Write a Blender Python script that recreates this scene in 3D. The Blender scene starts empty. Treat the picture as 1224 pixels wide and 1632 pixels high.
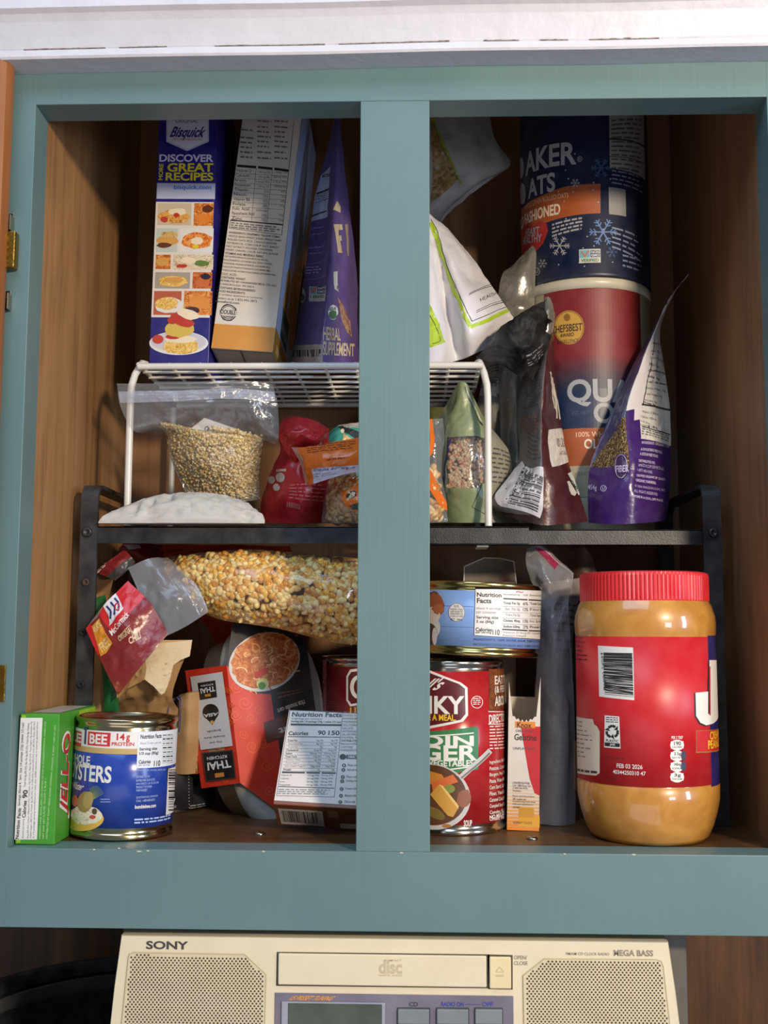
import bpy, bmesh, math, random
from mathutils import Vector, Matrix, noise
V = Vector
rnd = random.Random(7)
SC = bpy.context.scene
COL = SC.collection
PI = math.pi
# ------------------------------------------------------------------ camera
FPX = 1750.0
CAM = V((.02736, -.77297, .15213))
def _basis(yaw, pitch, roll):
    M = Matrix.Rotation(yaw, 3, 'Z') @ Matrix.Rotation(pitch, 3, 'X')
    r, w, u = M @ V((1, 0, 0)), M @ V((0, 1, 0)), M @ V((0, 0, 1))
    return math.cos(roll)*r + math.sin(roll)*u, -math.sin(roll)*r + math.cos(roll)*u, w
RT, UP, FW = _basis(.03097, .10583, .003725)
cd = bpy.data.cameras.new('camera'); co = bpy.data.objects.new('camera', cd); COL.objects.link(co)
cd.sensor_fit = 'HORIZONTAL'; cd.sensor_width = 36; cd.lens = 36*FPX/1224
cd.clip_start = .01
co.matrix_world = Matrix(((RT.x, UP.x, -FW.x, CAM.x), (RT.y, UP.y, -FW.y, CAM.y), (RT.z, UP.z, -FW.z, CAM.z), (0, 0, 0, 1)))
SC.camera = co
def ray(px, py): return FW*FPX + RT*(px-612) - UP*(py-816)
def P(px, py, y):                       # the point of depth y seen at a pixel of the 1224x1632 frame
    d = ray(px, py); return CAM + d*((y-CAM.y)/d.y)
def cyl_at(pl, pr, pb, r=None):         # centre and radius of an upright cylinder on the cabinet floor from its two side pixels and its lowest pixel
    d = ray((pl+pr)/2 if pl else pr-80, pb); yf = CAM.y-d.y*CAM.z/d.z; rr = r or .04
    for _ in range(8):
        yc = yf+rr; b = P(pr, 1150, yc).x
        if r is None: rr = (b-P(pl, 1150, yc).x)/2
    return V((b-rr, yf+rr, 0)), rr
def PR(p):                              # the pixel at which a point is seen
    d = p-CAM; k = d.dot(FW); return 612+FPX*d.dot(RT)/k, 816-FPX*d.dot(UP)/k
# ------------------------------------------------------------------ light
SC.view_settings.view_transform = 'Standard'; SC.view_settings.look = 'None'
SC.view_settings.gamma = 1; SC.view_settings.use_curve_mapping = False
SC.view_settings.exposure = -0.06
W = bpy.data.worlds.new('room'); SC.world = W; W.use_nodes = True
W.node_tree.nodes['Background'].inputs[0].default_value = (.80, .86, 1, 1)
W.node_tree.nodes['Background'].inputs[1].default_value = .18
def area(name, loc, target, sx, sy, power, rgb):
    l = bpy.data.lights.new(name, 'AREA'); l.shape = 'RECTANGLE'; l.size = sx; l.size_y = sy; l.energy = power; l.color = rgb
    o = bpy.data.objects.new(name, l); COL.objects.link(o); o.location = loc
    o.rotation_euler = (V(target)-V(loc)).to_track_quat('-Z', 'Y').to_euler(); return o
area('ceiling_lamp', (.76, -1.22, .60), (0, .05, .28), .14, .10, 21, (1, .82, .60))
area('window_daylight', (1.75, -1.05, .36), (0, .05, .25), .24, .8, 14, (.60, .74, 1))
area('low_cool_fill', (.95, -1.45, .14), (0, .05, .25), .30, .30, 4.5, (.70, .80, 1))  # unseen cool fill lamp added low on the right
area('ceiling_bounce', (-.35, -.90, 1.55), (0, 0, .5), 1.2, .9, 17, (.52, .74, 1))  # unseen fill lamp added for cool light from above
area('floor_bounce', (-.2, -1.1, -.75), (0, 0, .45), 1.2, .8, 3.5, (.92, .90, 1))  # unseen fill lamp added to lift undersides from below
# ------------------------------------------------------------------ materials
def lin(c):
    c = c/255.; return c/12.92 if c <= .04045 else ((c+.055)/1.055)**2.4
def C(r, g, b): return (lin(r), lin(g), lin(b), 1)
class NT:
    def __init__(s, name):
        s.m = bpy.data.materials.new(name); s.m.use_nodes = True; s.t = s.m.node_tree; s.n = s.t.nodes
        s.b = s.n['Principled BSDF']; s.out = s.n['Material Output']
    def new(s, k, **kw):
        n = s.n.new(k)
        for a, v in kw.items():
            if a.startswith('i_'):
                key = a[2:]; n.inputs[int(key) if key.isdigit() else key].default_value = v
            else: setattr(n, a, v)
        return n
    def l(s, a, b): s.t.links.new(a, b)
    def set(s, **kw):
        for k, v in kw.items(): s.b.inputs[k.replace('_', ' ')].default_value = v
    def coords(s, scale=(1, 1, 1), rot=(0, 0, 0)):
        tc = s.new('ShaderNodeTexCoord'); mp = s.new('ShaderNodeMapping'); mp.inputs['Scale'].default_value = scale; mp.inputs['Rotation'].default_value = rot
        s.l(tc.outputs['Object'], mp.inputs[0]); return mp.outputs[0]
    def noise(s, vec, scale, detail=3, dist=0, rough=.5):
        n = s.new('ShaderNodeTexNoise'); n.inputs['Scale'].default_value = scale; n.inputs['Detail'].default_value = detail
        n.inputs['Distortion'].default_value = dist; n.inputs['Roughness'].default_value = rough
        s.l(vec, n.inputs['Vector']); return n.outputs['Fac']
    def ramp(s, fac, stops):
        r = s.new('ShaderNodeValToRGB'); e = r.color_ramp.elements
        while len(e) < len(stops): e.new(.5)
        for i, (p, c) in enumerate(stops): e[i].position = p; e[i].color = c
        s.l(fac, r.inputs[0]); return r.outputs[0]
    def bump(s, h, dist, strength=1):
        b = s.new('ShaderNodeBump'); b.inputs['Distance'].default_value = dist; b.inputs['Strength'].default_value = strength
        s.l(h, b.inputs['Height']); s.l(b.outputs[0], s.b.inputs['Normal'])
MATS = {}
def mixc(a, b, t): return tuple(a[i]*(1-t)+b[i]*t for i in range(3))+(1,)
def paint(rgb, rough=.45, var=.06, scale=60, bump=0, bscale=200, metal=0, coat=0, spec=.5):
    """printed card, plastic film or paint: a colour with a little mottling"""
    key = ('p', rgb, rough, var, scale, bump, bscale, metal, coat, spec)
    if key in MATS: return MATS[key]
    t = NT('coat_%d_%d_%d' % rgb); c = C(*rgb); v = t.coords()
    f = t.noise(v, scale, 2)
    t.l(t.ramp(f, [(.3, mixc(c, (0, 0, 0), var)), (.7, mixc(c, (1, 1, 1), var*.35))]), t.b.inputs['Base Color'])
    t.set(Roughness=rough, Metallic=metal, Coat_Weight=coat, Specular_IOR_Level=spec)
    if bump: t.bump(t.noise(v, bscale, 3), bump)
    MATS[key] = t.m; return t.m
def mat(name, fn):
    if name not in MATS: MATS[name] = fn(name)
    return MATS[name]
def wood(name, cols, grain=(90, 90, 3.5), figure=5, rough=.42, rot=(0, 0, 0), bump=.0003):
    def fn(n):
        t = NT(n); f1 = t.noise(t.coords(grain, rot), 1.0, 6, .4, .65)
        f2 = t.noise(t.coords((2.2, 2.2, .5), rot), figure, 3, 3.0)
        f3 = t.noise(t.coords((grain[0]*4, grain[1]*4, grain[2]*4), rot), 1.0, 3, .2, .6)
        def mix(a, b, k):
            m = t.new('ShaderNodeMix', data_type='FLOAT'); m.inputs[0].default_value = k; t.l(a, m.inputs[2]); t.l(b, m.inputs[3]); return m.outputs[0]
        h = mix(mix(f1, f2, .45), f3, .25)
        t.l(t.ramp(h, [(.26, C(*cols[0])), (.5, C(*cols[1])), (.74, C(*cols[2]))]), t.b.inputs['Base Color'])
        t.set(Roughness=rough); t.bump(f1, bump, .5); return t.m
    return mat(name, fn)
def teal_paint(n):
    t = NT(n); v = t.coords((1, 1, 1)); f = t.noise(v, 9, 4); g = t.noise(t.coords((300, 300, 14)), 1, 3)
    t.l(t.ramp(f, [(.3, C(92, 119, 120)), (.7, C(100, 127, 127))]), t.b.inputs['Base Color'])
    t.set(Roughness=.42); t.bump(g, .0005, .28); return t.m
def metal(n, rgb, rough=.2, bumpd=0, scale=80):
    def fn(k):
        t = NT(k); v = t.coords(); f = t.noise(v, scale, 3)
        t.l(t.ramp(f, [(.3, mixc(C(*rgb), (0, 0, 0), .15)), (.7, C(*rgb))]), t.b.inputs['Base Color'])
        t.set(Metallic=1, Roughness=rough)
        if bumpd: t.bump(f, bumpd)
        return t.m
    return mat(n, fn)
def film(n, tint=(1, 1, 1), haze=.10, rough=.12, bumpd=.0016, scale=55, hazecol=(200, 200, 205)):
    """clear plastic film: see-through, glossy, a little milky"""
    def fn(k):
        t = NT(k); v = t.coords()
        b1 = t.new('ShaderNodeBump', i_Distance=bumpd); h = t.noise(v, scale, 4, 1.2); t.l(h, b1.inputs['Height'])
        tr = t.new('ShaderNodeBsdfTransparent'); tr.inputs[0].default_value = (*tint, 1)
        di = t.new('ShaderNodeBsdfDiffuse'); di.inputs[0].default_value = C(*hazecol)
        m1 = t.new('ShaderNodeMixShader'); m1.inputs[0].default_value = haze; t.l(tr.outputs[0], m1.inputs[1]); t.l(di.outputs[0], m1.inputs[2])
        gl = t.new('ShaderNodeBsdfGlossy'); gl.inputs['Roughness'].default_value = rough; t.l(b1.outputs[0], gl.inputs['Normal'])
        lw = t.new('ShaderNodeLayerWeight'); lw.inputs['Blend'].default_value = .5; t.l(b1.outputs[0], lw.inputs['Normal'])
        pw = t.new('ShaderNodeMath', operation='POWER'); t.l(lw.outputs['Facing'], pw.inputs[0]); pw.inputs[1].default_value = 4
        fr = t.new('ShaderNodeMath', operation='MULTIPLY_ADD'); t.l(pw.outputs[0], fr.inputs[0]); fr.inputs[1].default_value = .5; fr.inputs[2].default_value = .055
        m2 = t.new('ShaderNodeMixShader'); t.l(fr.outputs[0], m2.inputs[0]); t.l(m1.outputs[0], m2.inputs[1]); t.l(gl.outputs[0], m2.inputs[2])
        t.l(m2.outputs[0], t.out.inputs[0]); return t.m
    return mat(n, fn)
def grains(n, cols, scale, rough=.45, bumpd=.003):
    """a surface of small packed grains"""
    def fn(k):
        t = NT(k); v = t.coords()
        vo = t.new('ShaderNodeTexVoronoi', i_Scale=scale); t.l(v, vo.inputs['Vector'])
        t.l(t.ramp(vo.outputs['Color'], [(i/(len(cols)-1)*.7+.15, C(*c)) for i, c in enumerate(cols)]), t.b.inputs['Base Color'])
        iv = t.new('ShaderNodeMath', operation='MULTIPLY_ADD'); iv.inputs[1].default_value = -1; iv.inputs[2].default_value = 1; t.l(vo.outputs['Distance'], iv.inputs[0])
        t.set(Roughness=rough); t.bump(iv.outputs[0], bumpd); return t.m
    return mat(n, fn)
def blotch(n, cols, scale=120, rough=.45):
    """printed food picture: mottled colours"""
    def fn(k):
        t = NT(k); f = t.noise(t.coords(), scale, 4, 1.5, .65)
        t.l(t.ramp(f, [(.28+.44*i/(len(cols)-1), C(*c)) for i, c in enumerate(cols)]), t.b.inputs['Base Color'])
        t.set(Roughness=rough); return t.m
    return mat(n, fn)
# ------------------------------------------------------------------ mesh builder
ORG = {}
class MB:
    def __init__(s): s.v = []; s.f = []; s.m = []; s.s = []
    def face(s, pts, m, smooth=False):
        b = len(s.v); s.v += [V(p) for p in pts]; s.f.append(list(range(b, b+len(pts)))); s.m.append(m); s.s.append(smooth)
    def grid(s, rows, m, smooth=True, wrap=False):
        b = len(s.v); nr = len(rows); nc = len(rows[0])
        for r in rows: s.v += [V(p) for p in r]
        for i in range(nr-1):
            for j in range(nc if wrap else nc-1):
                k = (j+1) % nc
                mm = m(i, j) if callable(m) else m
                if mm is None: continue
                s.f.append([b+i*nc+j, b+i*nc+k, b+(i+1)*nc+k, b+(i+1)*nc+j]); s.m.append(mm); s.s.append(smooth)
    def box(s, o, ax, ay, az, m, r=0, seg=2):
        o, ax, ay, az = V(o), V(ax), V(ay), V(az)
        bm = bmesh.new(); vs = [bm.verts.new(o+ax*i+ay*j+az*k) for k in (0, 1) for j in (0, 1) for i in (0, 1)]
        for q in ((0, 2, 3, 1), (4, 5, 7, 6), (0, 1, 5, 4), (2, 6, 7, 3), (0, 4, 6, 2), (1, 3, 7, 5)): bm.faces.new([vs[i] for i in q])
        if r: bmesh.ops.bevel(bm, geom=bm.edges[:], offset=r, segments=seg, profile=.5, affect='EDGES')
        bmesh.ops.recalc_face_normals(bm, faces=bm.faces[:])
        s.bm(bm, m, smooth=False); bm.free()
    def bm(s, bm, m, smooth=False):
        b = len(s.v); bm.verts.index_update(); s.v += [v.co.copy() for v in bm.verts]
        for f in bm.faces: s.f.append([b+v.index for v in f.verts]); s.m.append(m); s.s.append(smooth)
    def tube(s, pts, r, m, n=10, closed=False, flat=1.0, cap=True):
        pts = [V(p) for p in pts]; N = len(pts); rows = []; pn = None
        for i, p in enumerate(pts):
            a = pts[(i-1) % N] if (closed or i) else p; c = pts[(i+1) % N] if (closed or i < N-1) else p
            t = (c-a).normalized()
            if pn is None: pn = t.orthogonal().normalized()
            pn = (pn-t*pn.dot(t)).normalized(); q = t.cross(pn)
            rr = r[i] if isinstance(r, (list, tuple)) else r
            rows.append([p+(pn*math.cos(2*PI*k/n)+q*math.sin(2*PI*k/n)*flat)*rr for k in range(n)])
        if closed: rows.append(rows[0])
        s.grid(rows, m, True, True)
        if cap and not closed: s.face(rows[0][::-1], m); s.face(rows[-1], m)
    def lathe(s, prof, c, m, n=72, rib=None, ax=None, smooth=True):
        """prof: list of (radius, height, material of the band that follows)"""
        X, Y, Z = ax or (V((1, 0, 0)), V((0, 1, 0)), V((0, 0, 1))); c = V(c); rows = []
        for i, q in enumerate(prof):
            rr = q[0]
            rows.append([c+(X*math.cos(2*PI*k/n)+Y*math.sin(2*PI*k/n))*(rr*(rib(k, i) if rib else 1))+Z*q[1] for k in range(n)])
        s.grid(rows, (lambda i, j: prof[i][2] if len(prof[i]) > 2 else m), smooth, True)
    def disc(s, c, X, Y, r, m, n=40):
        s.face([V(c)+X*(r*math.cos(2*PI*k/n))+Y*(r*math.sin(2*PI*k/n)) for k in range(n)], m)
    def blob(s, c, ax, ay, az, m, n=8, h=5, tp=0):
        c = V(c); rows = []
        for i in range(h+1):
            th = PI*i/h; rows.append([c+V(az)*math.cos(th)+(V(ax)*math.cos(2*PI*k/n)+V(ay)*math.sin(2*PI*k/n))*(math.sin(th)*(1-tp*math.cos(th))) for k in range(n)])
        s.grid(rows, m, True, True)
    def build(s, name, parent=None, base=None):
        me = bpy.data.meshes.new(name)
        if parent is not None: org = ORG[parent.name]
        elif base is not None: org = V(base)
        else:
            xs = [v.x for v in s.v]; ys = [v.y for v in s.v]; zs = [v.z for v in s.v]
            org = V(((min(xs)+max(xs))/2, (min(ys)+max(ys))/2, min(zs)))
        me.from_pydata([tuple(v-org) for v in s.v], [], s.f)
        names = []
        for m in s.m:
            if m not in names: names.append(m)
        for m in names: me.materials.append(m)
        ix = {m: i for i, m in enumerate(names)}
        me.polygons.foreach_set('material_index', [ix[m] for m in s.m]); me.polygons.foreach_set('use_smooth', s.s)
        me.validate(); me.update()
        o = bpy.data.objects.new(name, me); COL.objects.link(o)
        if parent is not None: o.parent = parent
        else: o.location = org
        ORG[o.name] = org; return o
def tag(o, label=None, cat=None, group=None, kind=None):
    for k, v in (('label', label), ('category', cat), ('group', group), ('kind', kind)):
        if v: o[k] = v
    return o
def thing(name, label, cat, loc, group=None):
    o = bpy.data.objects.new(name, None); COL.objects.link(o); o.location = loc; o.empty_display_size = .01
    ORG[o.name] = V(loc); return tag(o, label, cat, group)
# ------------------------------------------------------------------ printed surfaces
class Flat:
    """plane with corner o, unit axes U (reading direction) and Vv (up of the print)"""
    step = None
    def __init__(s, o, U, Vv, flip=False):
        s.o = V(o); s.U = V(U).normalized(); s.V = (V(Vv)-s.U*V(Vv).dot(s.U)).normalized(); s.N = s.U.cross(s.V)
        if flip or s.N.dot(CAM-s.o) < 0: s.N = -s.N
    def pt(s, u, v, h=0): return s.o+s.U*u+s.V*v+s.N*h
    def inv(s, px, py):
        d = ray(px, py); t = (s.o-CAM).dot(s.N)/d.dot(s.N); q = CAM+d*t-s.o; return q.dot(s.U), q.dot(s.V)
class Cyl:
    """upright (or leaning) cylinder: u = arc length from the side facing -Y, v = height"""
    def __init__(s, c, r, ax=None):
        s.c = V(c); s.r = r; s.X, s.Y, s.Z = ax or (V((1, 0, 0)), V((0, 1, 0)), V((0, 0, 1))); s.step = (r*.05, 1e9)
    def pt(s, u, v, h=0):
        a = u/s.r; d = s.X*math.sin(a)-s.Y*math.cos(a); return s.c+d*(s.r+h)+s.Z*v
    def inv(s, px, py):
        d = ray(px, py).normalized(); o = CAM-s.c
        dx, dy, dz = d.dot(s.X), d.dot(s.Y), d.dot(s.Z); ox, oy, oz = o.dot(s.X), o.dot(s.Y), o.dot(s.Z)
        A = dx*dx+dy*dy; B = ox*dx+oy*dy; Cc = ox*ox+oy*oy-s.r*s.r; D = B*B-A*Cc
        t = (-B-math.sqrt(max(D, 0)))/A
        return s.r*math.atan2(ox+dx*t, -(oy+dy*t)), oz+dz*t
YO = 0
class Patch:
    """smooth sheet through a grid of (px,py,y) control points; rows go bottom to top; u, v in 0..1"""
    def __init__(s, rows, nu=28, nv=36, wr=0, wscale=40, seed=0, bulge=0, up=1):
        ctl = [[P(q[0], q[1], q[2]+YO) for q in r] for r in rows]
        for r in ctl:
            for q in r:
                if q.z < .018: q.z = .0006
        s.nu, s.nv = nu, nv; s.step = (1/nu, 1/nv)
        def cr(a, t):
            n = len(a); x = t*(n-1); i = min(int(x), n-2); f = x-i
            p1, p2 = a[i], a[i+1]; p0 = a[i-1] if i else p1*2-p2; p3 = a[i+2] if i+2 < n else p2*2-p1
            return .5*((2*p1)+(p2-p0)*f+(2*p0-5*p1+4*p2-p3)*f*f+(3*p1-p0-3*p2+p3)*f**3)
        g = []
        for j in range(nv+1):
            row = []
            for i in range(nu+1):
                row.append(cr([cr(r, i/nu) for r in ctl], j/nv))
            g.append(row)
        s.g = g; s._norm()
        if wr or bulge:
            sd = V((seed*7.3, seed*3.1, seed*1.7))
            for j in range(nv+1):
                for i in range(nu+1):
                    a = max(0, math.sin(PI*i/nu)); b = max(0, math.sin(PI*j/nv))
                    q = g[j][i]*wscale+sd
                    w = .6-abs(noise.noise(q))*2.0+.55*(.5-abs(noise.noise(q*2.7+sd))*2)+.3*(.5-abs(noise.noise(q*5.9))*2)
                    g[j][i] = g[j][i]+s.n[j][i]*(bulge*(a*b)**.6+wr*w*(.35+.65*min(1, 2*a*b)))
            s._norm()
        s.px = [[PR(p) for p in r] for r in g]
    def _norm(s):
        g = s.g; s.n = []
        for j in range(s.nv+1):
            row = []
            for i in range(s.nu+1):
                du = g[j][min(i+1, s.nu)]-g[j][max(i-1, 0)]; dv = g[min(j+1, s.nv)][i]-g[max(j-1, 0)][i]
                n = du.cross(dv)
                n = n.normalized() if n.length > 1e-12 else V((0, -1, 0))
                if n.dot(CAM-g[j][i]) < 0 and not getattr(s, 'keep', False): n = -n
                row.append(n)
            s.n.append(row)
    def pt(s, u, v, h=0):
        x = min(max(u, 0), 1)*s.nu; y = min(max(v, 0), 1)*s.nv; i = min(int(x), s.nu-1); j = min(int(y), s.nv-1); f, k = x-i, y-j
        def b(t): return t[j][i]*(1-f)*(1-k)+t[j][i+1]*f*(1-k)+t[j+1][i]*(1-f)*k+t[j+1][i+1]*f*k
        return b(s.g)+b(s.n)*(h*1.0+(.00012 if h else 0))
    def inv(s, px, py):
        best = None
        for j in range(s.nv+1):
            for i in range(s.nu+1):
                q = s.px[j][i]; d = (q[0]-px)**2+(q[1]-py)**2
                if best is None or d < best[0]: best = (d, i, j)
        _, i, j = best; i0 = min(i, s.nu-1); j0 = min(j, s.nv-1)
        a = s.px[j0][i0]; b = s.px[j0][i0+1]; c = s.px[j0+1][i0]
        e = (b[0]-a[0], b[1]-a[1]); f = (c[0]-a[0], c[1]-a[1]); det = e[0]*f[1]-e[1]*f[0]
        if abs(det) < 1e-6: return i/s.nu, j/s.nv
        dx, dy = px-a[0], py-a[1]
        al = (dx*f[1]-dy*f[0])/det; be = (e[0]*dy-e[1]*dx)/det
        return (i0+max(-1, min(2, al)))/s.nu, (j0+max(-1, min(2, be)))/s.nv
    def mesh(s, mb, m): mb.grid(s.g, m, True)
    def back(s, mb, m, thick, prof=None):
        """back wall of a bag, closed to the front sheet along all four seams"""
        rows = []
        for j in range(s.nv+1):
            row = []
            for i in range(s.nu+1):
                a = max(0, math.sin(PI*i/s.nu))**.6; b = prof(j/s.nv) if prof else max(0, math.sin(PI*j/s.nv))**.5
                row.append(s.g[j][i]+V((0, 1, 0))*(thick*a*b+.0004))
            rows.append(row[::-1])
        mb.grid(rows, m, True)
GLY = {}
def glyphs(t, bold):
    bold = min(bold, .028)
    key = (t, round(bold, 4))
    if key not in GLY:
        cu = bpy.data.curves.new('print', 'FONT'); cu.body = t; cu.offset = bold; cu.resolution_u = 4
        o = bpy.data.objects.new('print', cu); me = bpy.data.meshes.new_from_object(o)
        vs = [(v.co.x, v.co.y) for v in me.vertices]; fs = [list(p.vertices) for p in me.polygons]
        bpy.data.objects.remove(o); bpy.data.curves.remove(cu); bpy.data.meshes.remove(me)
        if vs:
            x0 = min(v[0] for v in vs); x1 = max(v[0] for v in vs); y0 = min(v[1] for v in vs); y1 = max(v[1] for v in vs)
            w = max(x1-x0, 1e-6); h = max(y1-y0, 1e-6); vs = [((v[0]-x0)/w, (v[1]-y0)/h) for v in vs]
        GLY[key] = (vs, fs)
    return GLY[key]
def clip(poly, ax, lo, hi):
    for sgn, lim in ((1, lo), (-1, hi)):
        out = []
        for k in range(len(poly)):
            a, b = poly[k-1], poly[k]; da = sgn*(a[ax]-lim); db = sgn*(b[ax]-lim)
            if (da >= 0) != (db >= 0):
                t = da/(da-db); out.append((a[0]+(b[0]-a[0])*t, a[1]+(b[1]-a[1])*t))
            if db >= 0: out.append(b)
        poly = out
        if len(poly) < 3: return []
    return poly
class Print:
    """flat ink shapes laid on a printed surface; positions are given in photo pixels or in surface (u,v)"""
    LH = .00007
    def __init__(s, mb, S, clipuv=None): s.mb = mb; s.S = S; s.k = 1; s.cl = clipuv; s.n = 0
    def L(s): s.k += 1; return s
    def emit(s, poly, m, k=None):
        h = s.LH*(k or s.k)+s.n*8e-7; S = s.S
        if s.cl:
            poly = clip(poly, 0, s.cl[0], s.cl[2])
            if poly: poly = clip(poly, 1, s.cl[1], s.cl[3])
            if not poly: return
        ps = [poly]
        if S.step:
            for ax in (0, 1):
                st = S.step[ax]
                if st > 1e8: continue
                nx = []
                for q in ps:
                    lo = min(p[ax] for p in q); hi = max(p[ax] for p in q)
                    a = math.floor(lo/st+1e-6)
                    if hi <= (a+1)*st+1e-9: nx.append(q); continue
                    while a*st < hi-1e-9:
                        c = clip(q, ax, a*st, (a+1)*st)
                        if c: nx.append(c)
                        a += 1
                ps = nx
        for q in ps: s.mb.face([S.pt(u, v, h) for u, v in q], m)
    def uvbox(s, x0, y0, x1, y1):
        xm, ym = (x0+x1)/2, (y0+y1)/2; a = (s.S.inv(x0, ym)[0], s.S.inv(xm, y1)[1]); b = (s.S.inv(x1, ym)[0], s.S.inv(xm, y0)[1])
        return min(a[0], b[0]), min(a[1], b[1]), max(a[0], b[0]), max(a[1], b[1])
    def uvrect(s, u0, v0, u1, v1, m, k=None): s.n += 1; s.emit([(u0, v0), (u1, v0), (u1, v1), (u0, v1)], m, k)
    def rect(s, x0, y0, x1, y1, m, k=None): s.uvrect(*s.uvbox(x0, y0, x1, y1), m, k)
    def quad(s, pts, m, k=None): s.n += 1; s.emit([s.S.inv(*p) for p in pts], m, k)
    def tri(s, pts, m, k=None):            # any outline, cut into triangles
        from mathutils.geometry import tessellate_polygon
        uv = [s.S.inv(*p) for p in pts]; s.n += 1
        for t in tessellate_polygon([[V((a, b, 0)) for a, b in uv]]): s.emit([uv[i] for i in t], m, k)
    def ell(s, cx, cy, rx, ry, m, k=None, n=20, rot=0, wob=0):
        pts = []; s.n += 1
        for i in range(n):
            a = 2*PI*i/n; w = 1+wob*(rnd.random()-.5)*2; x = rx*math.cos(a)*w; y = ry*math.sin(a)*w
            pts.append(s.S.inv(cx+x*math.cos(rot)-y*math.sin(rot), cy+x*math.sin(rot)+y*math.cos(rot)))
        if s.S.step:
            c = (sum(p[0] for p in pts)/n, sum(p[1] for p in pts)/n)
            for i in range(n): s.emit([c, pts[i], pts[(i+1) % n]], m, k)
        else: s.emit(pts, m, k)
    def ring(s, cx, cy, rx, ry, w, m, k=None, n=24):
        for i in range(n):
            a, b = 2*PI*i/n, 2*PI*(i+1)/n
            s.quad([(cx+rx*math.cos(a), cy+ry*math.sin(a)), (cx+rx*math.cos(b), cy+ry*math.sin(b)), (cx+(rx-w)*math.cos(b), cy+(ry-w)*math.sin(b)), (cx+(rx-w)*math.cos(a), cy+(ry-w)*math.sin(a))], m, k)
    def line(s, pts, w, m, k=None):
        for (x0, y0), (x1, y1) in zip(pts, pts[1:]):
            dx, dy = x1-x0, y1-y0; d = math.hypot(dx, dy) or 1; ox, oy = -dy/d*w/2, dx/d*w/2
            s.quad([(x0+ox, y0+oy), (x1+ox, y1+oy), (x1-ox, y1-oy), (x0-ox, y0-oy)], m, k)
    def text(s, t, x0, y0, x1, y1, m, bold=0, k=None, shear=0, rot=0):
        """rot: quarter turns of the print against the surface axes"""
        s.uvtext(t, *s.uvbox(x0, y0, x1, y1), m, bold, k, shear, rot)
    def uvtext(s, t, u0, v0, u1, v1, m, bold=0, k=None, shear=0, rot=0):
        vs, fs = glyphs(t, bold); q = []; s.n += 1
        for a, b in vs:
            a = (a+shear*b)/(1+abs(shear))
            if rot == 1: a, b = 1-b, a
            elif rot == 2: a, b = 1-a, 1-b
            elif rot == 3: a, b = b, 1-a
            q.append((u0+(u1-u0)*a, v0+(v1-v0)*b))
        for f in fs: s.emit([q[i] for i in f], m, k)
    def ptext(s, t, corners, m, bold=0, k=None, shear=0):
        """text fitted to a quad of photo pixels: bottom-left, bottom-right, top-right, top-left in reading order"""
        c = [s.S.inv(*p) for p in corners]; s.n += 1; vs, fs = glyphs(t, bold); q = []; s.n += 1
        for a, b in vs:
            a = (a+shear*b)/(1+abs(shear))
            q.append(tuple(c[0][i]*(1-a)*(1-b)+c[1][i]*a*(1-b)+c[2][i]*a*b+c[3][i]*(1-a)*b for i in (0, 1)))
        for f in fs: s.emit([q[i] for i in f], m, k)
    def small(s, corners, n, m, k=None, fill=.5, ragged=.3, word=7.):
        """n lines of print too fine to read in the photograph, as word-length strokes; corners as in ptext (top line first)"""
        c = [s.S.inv(*p) for p in corners]
        def q(a, b): return tuple(c[0][i]*(1-a)*(1-b)+c[1][i]*a*(1-b)+c[2][i]*a*b+c[3][i]*(1-a)*b for i in (0, 1))
        for i in range(n):
            t1 = 1-(i+.2)/n; t0 = t1-fill/n; a = 0; end = 1-ragged*rnd.random()
            while a < end-.01:
                w = (.4+rnd.random())/word; b = min(a+w, end)
                s.emit([q(a, t0), q(b, t0), q(b, t1), q(a, t1)], m, k); a = b+.22/word
    def bars(s, corners, m, n=30, k=None):
        """bar code whose bars run from the bottom edge to the top edge of the quad"""
        c = [s.S.inv(*p) for p in corners]
        def q(a, b): return tuple(c[0][i]*(1-a)*(1-b)+c[1][i]*a*(1-b)+c[2][i]*a*b+c[3][i]*(1-a)*b for i in (0, 1))
        ws = [rnd.choice((1, 1, 2, 3)) for _ in range(2*n-1)]; tot = sum(ws); a = 0
        for i, w in enumerate(ws):
            b = a+w/tot
            if i % 2 == 0: s.emit([q(a, 0), q(b, 0), q(b, 1), q(a, 1)], m, k)
            a = b
# ------------------------------------------------------------------ setting and cabinet
TEAL = mat('teal_paint', teal_paint)
X0, X1, X2, X3, ZT, ZB, DEP = -.2571, -.0150, .0358, .2817, .5392, -.0531, .30
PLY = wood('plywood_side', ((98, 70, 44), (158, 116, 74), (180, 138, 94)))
PLYB = wood('plywood_shaded', ((88, 62, 42), (142, 102, 68), (164, 122, 84)))  # same plywood, shade put into the colour for right, back and top panels
PLANK = wood('wood_boards', ((30, 18, 8), (84, 52, 24), (124, 82, 42)), (60, 60, 3), 6)
FLR = wood('worn_shelf_board', ((42, 27, 14), (82, 55, 30), (116, 83, 50)), (3, 60, 60), 8)
WHITE = paint((206, 202, 206), .4, .05, 30, .0006, 90)
BLK = paint((16, 16, 18), .35, .1, 80)
cab = thing('kitchen_cabinet', 'teal painted wall cabinet with two open compartments full of food', 'cabinet', (0, .15, ZB))
m = MB()
def fb(x0, x1, z0, z1, y0=0, y1=.0273, r=.0005): m.box((x0, y0, z0), (x1-x0, 0, 0), (0, y1-y0, 0), (0, 0, z1-z0), TEAL, r)
fb(-.36, X0, ZB, .75); fb(X1, X2, .0, ZT); fb(X3, .36, ZB, .75)
fb(X0-.0005, X3+.0005, ZT, .75); fb(X0-.0005, X3+.0005, ZB, 0)
ff = m.build('face_frame', cab); tag(ff, 'teal painted face frame')
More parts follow.
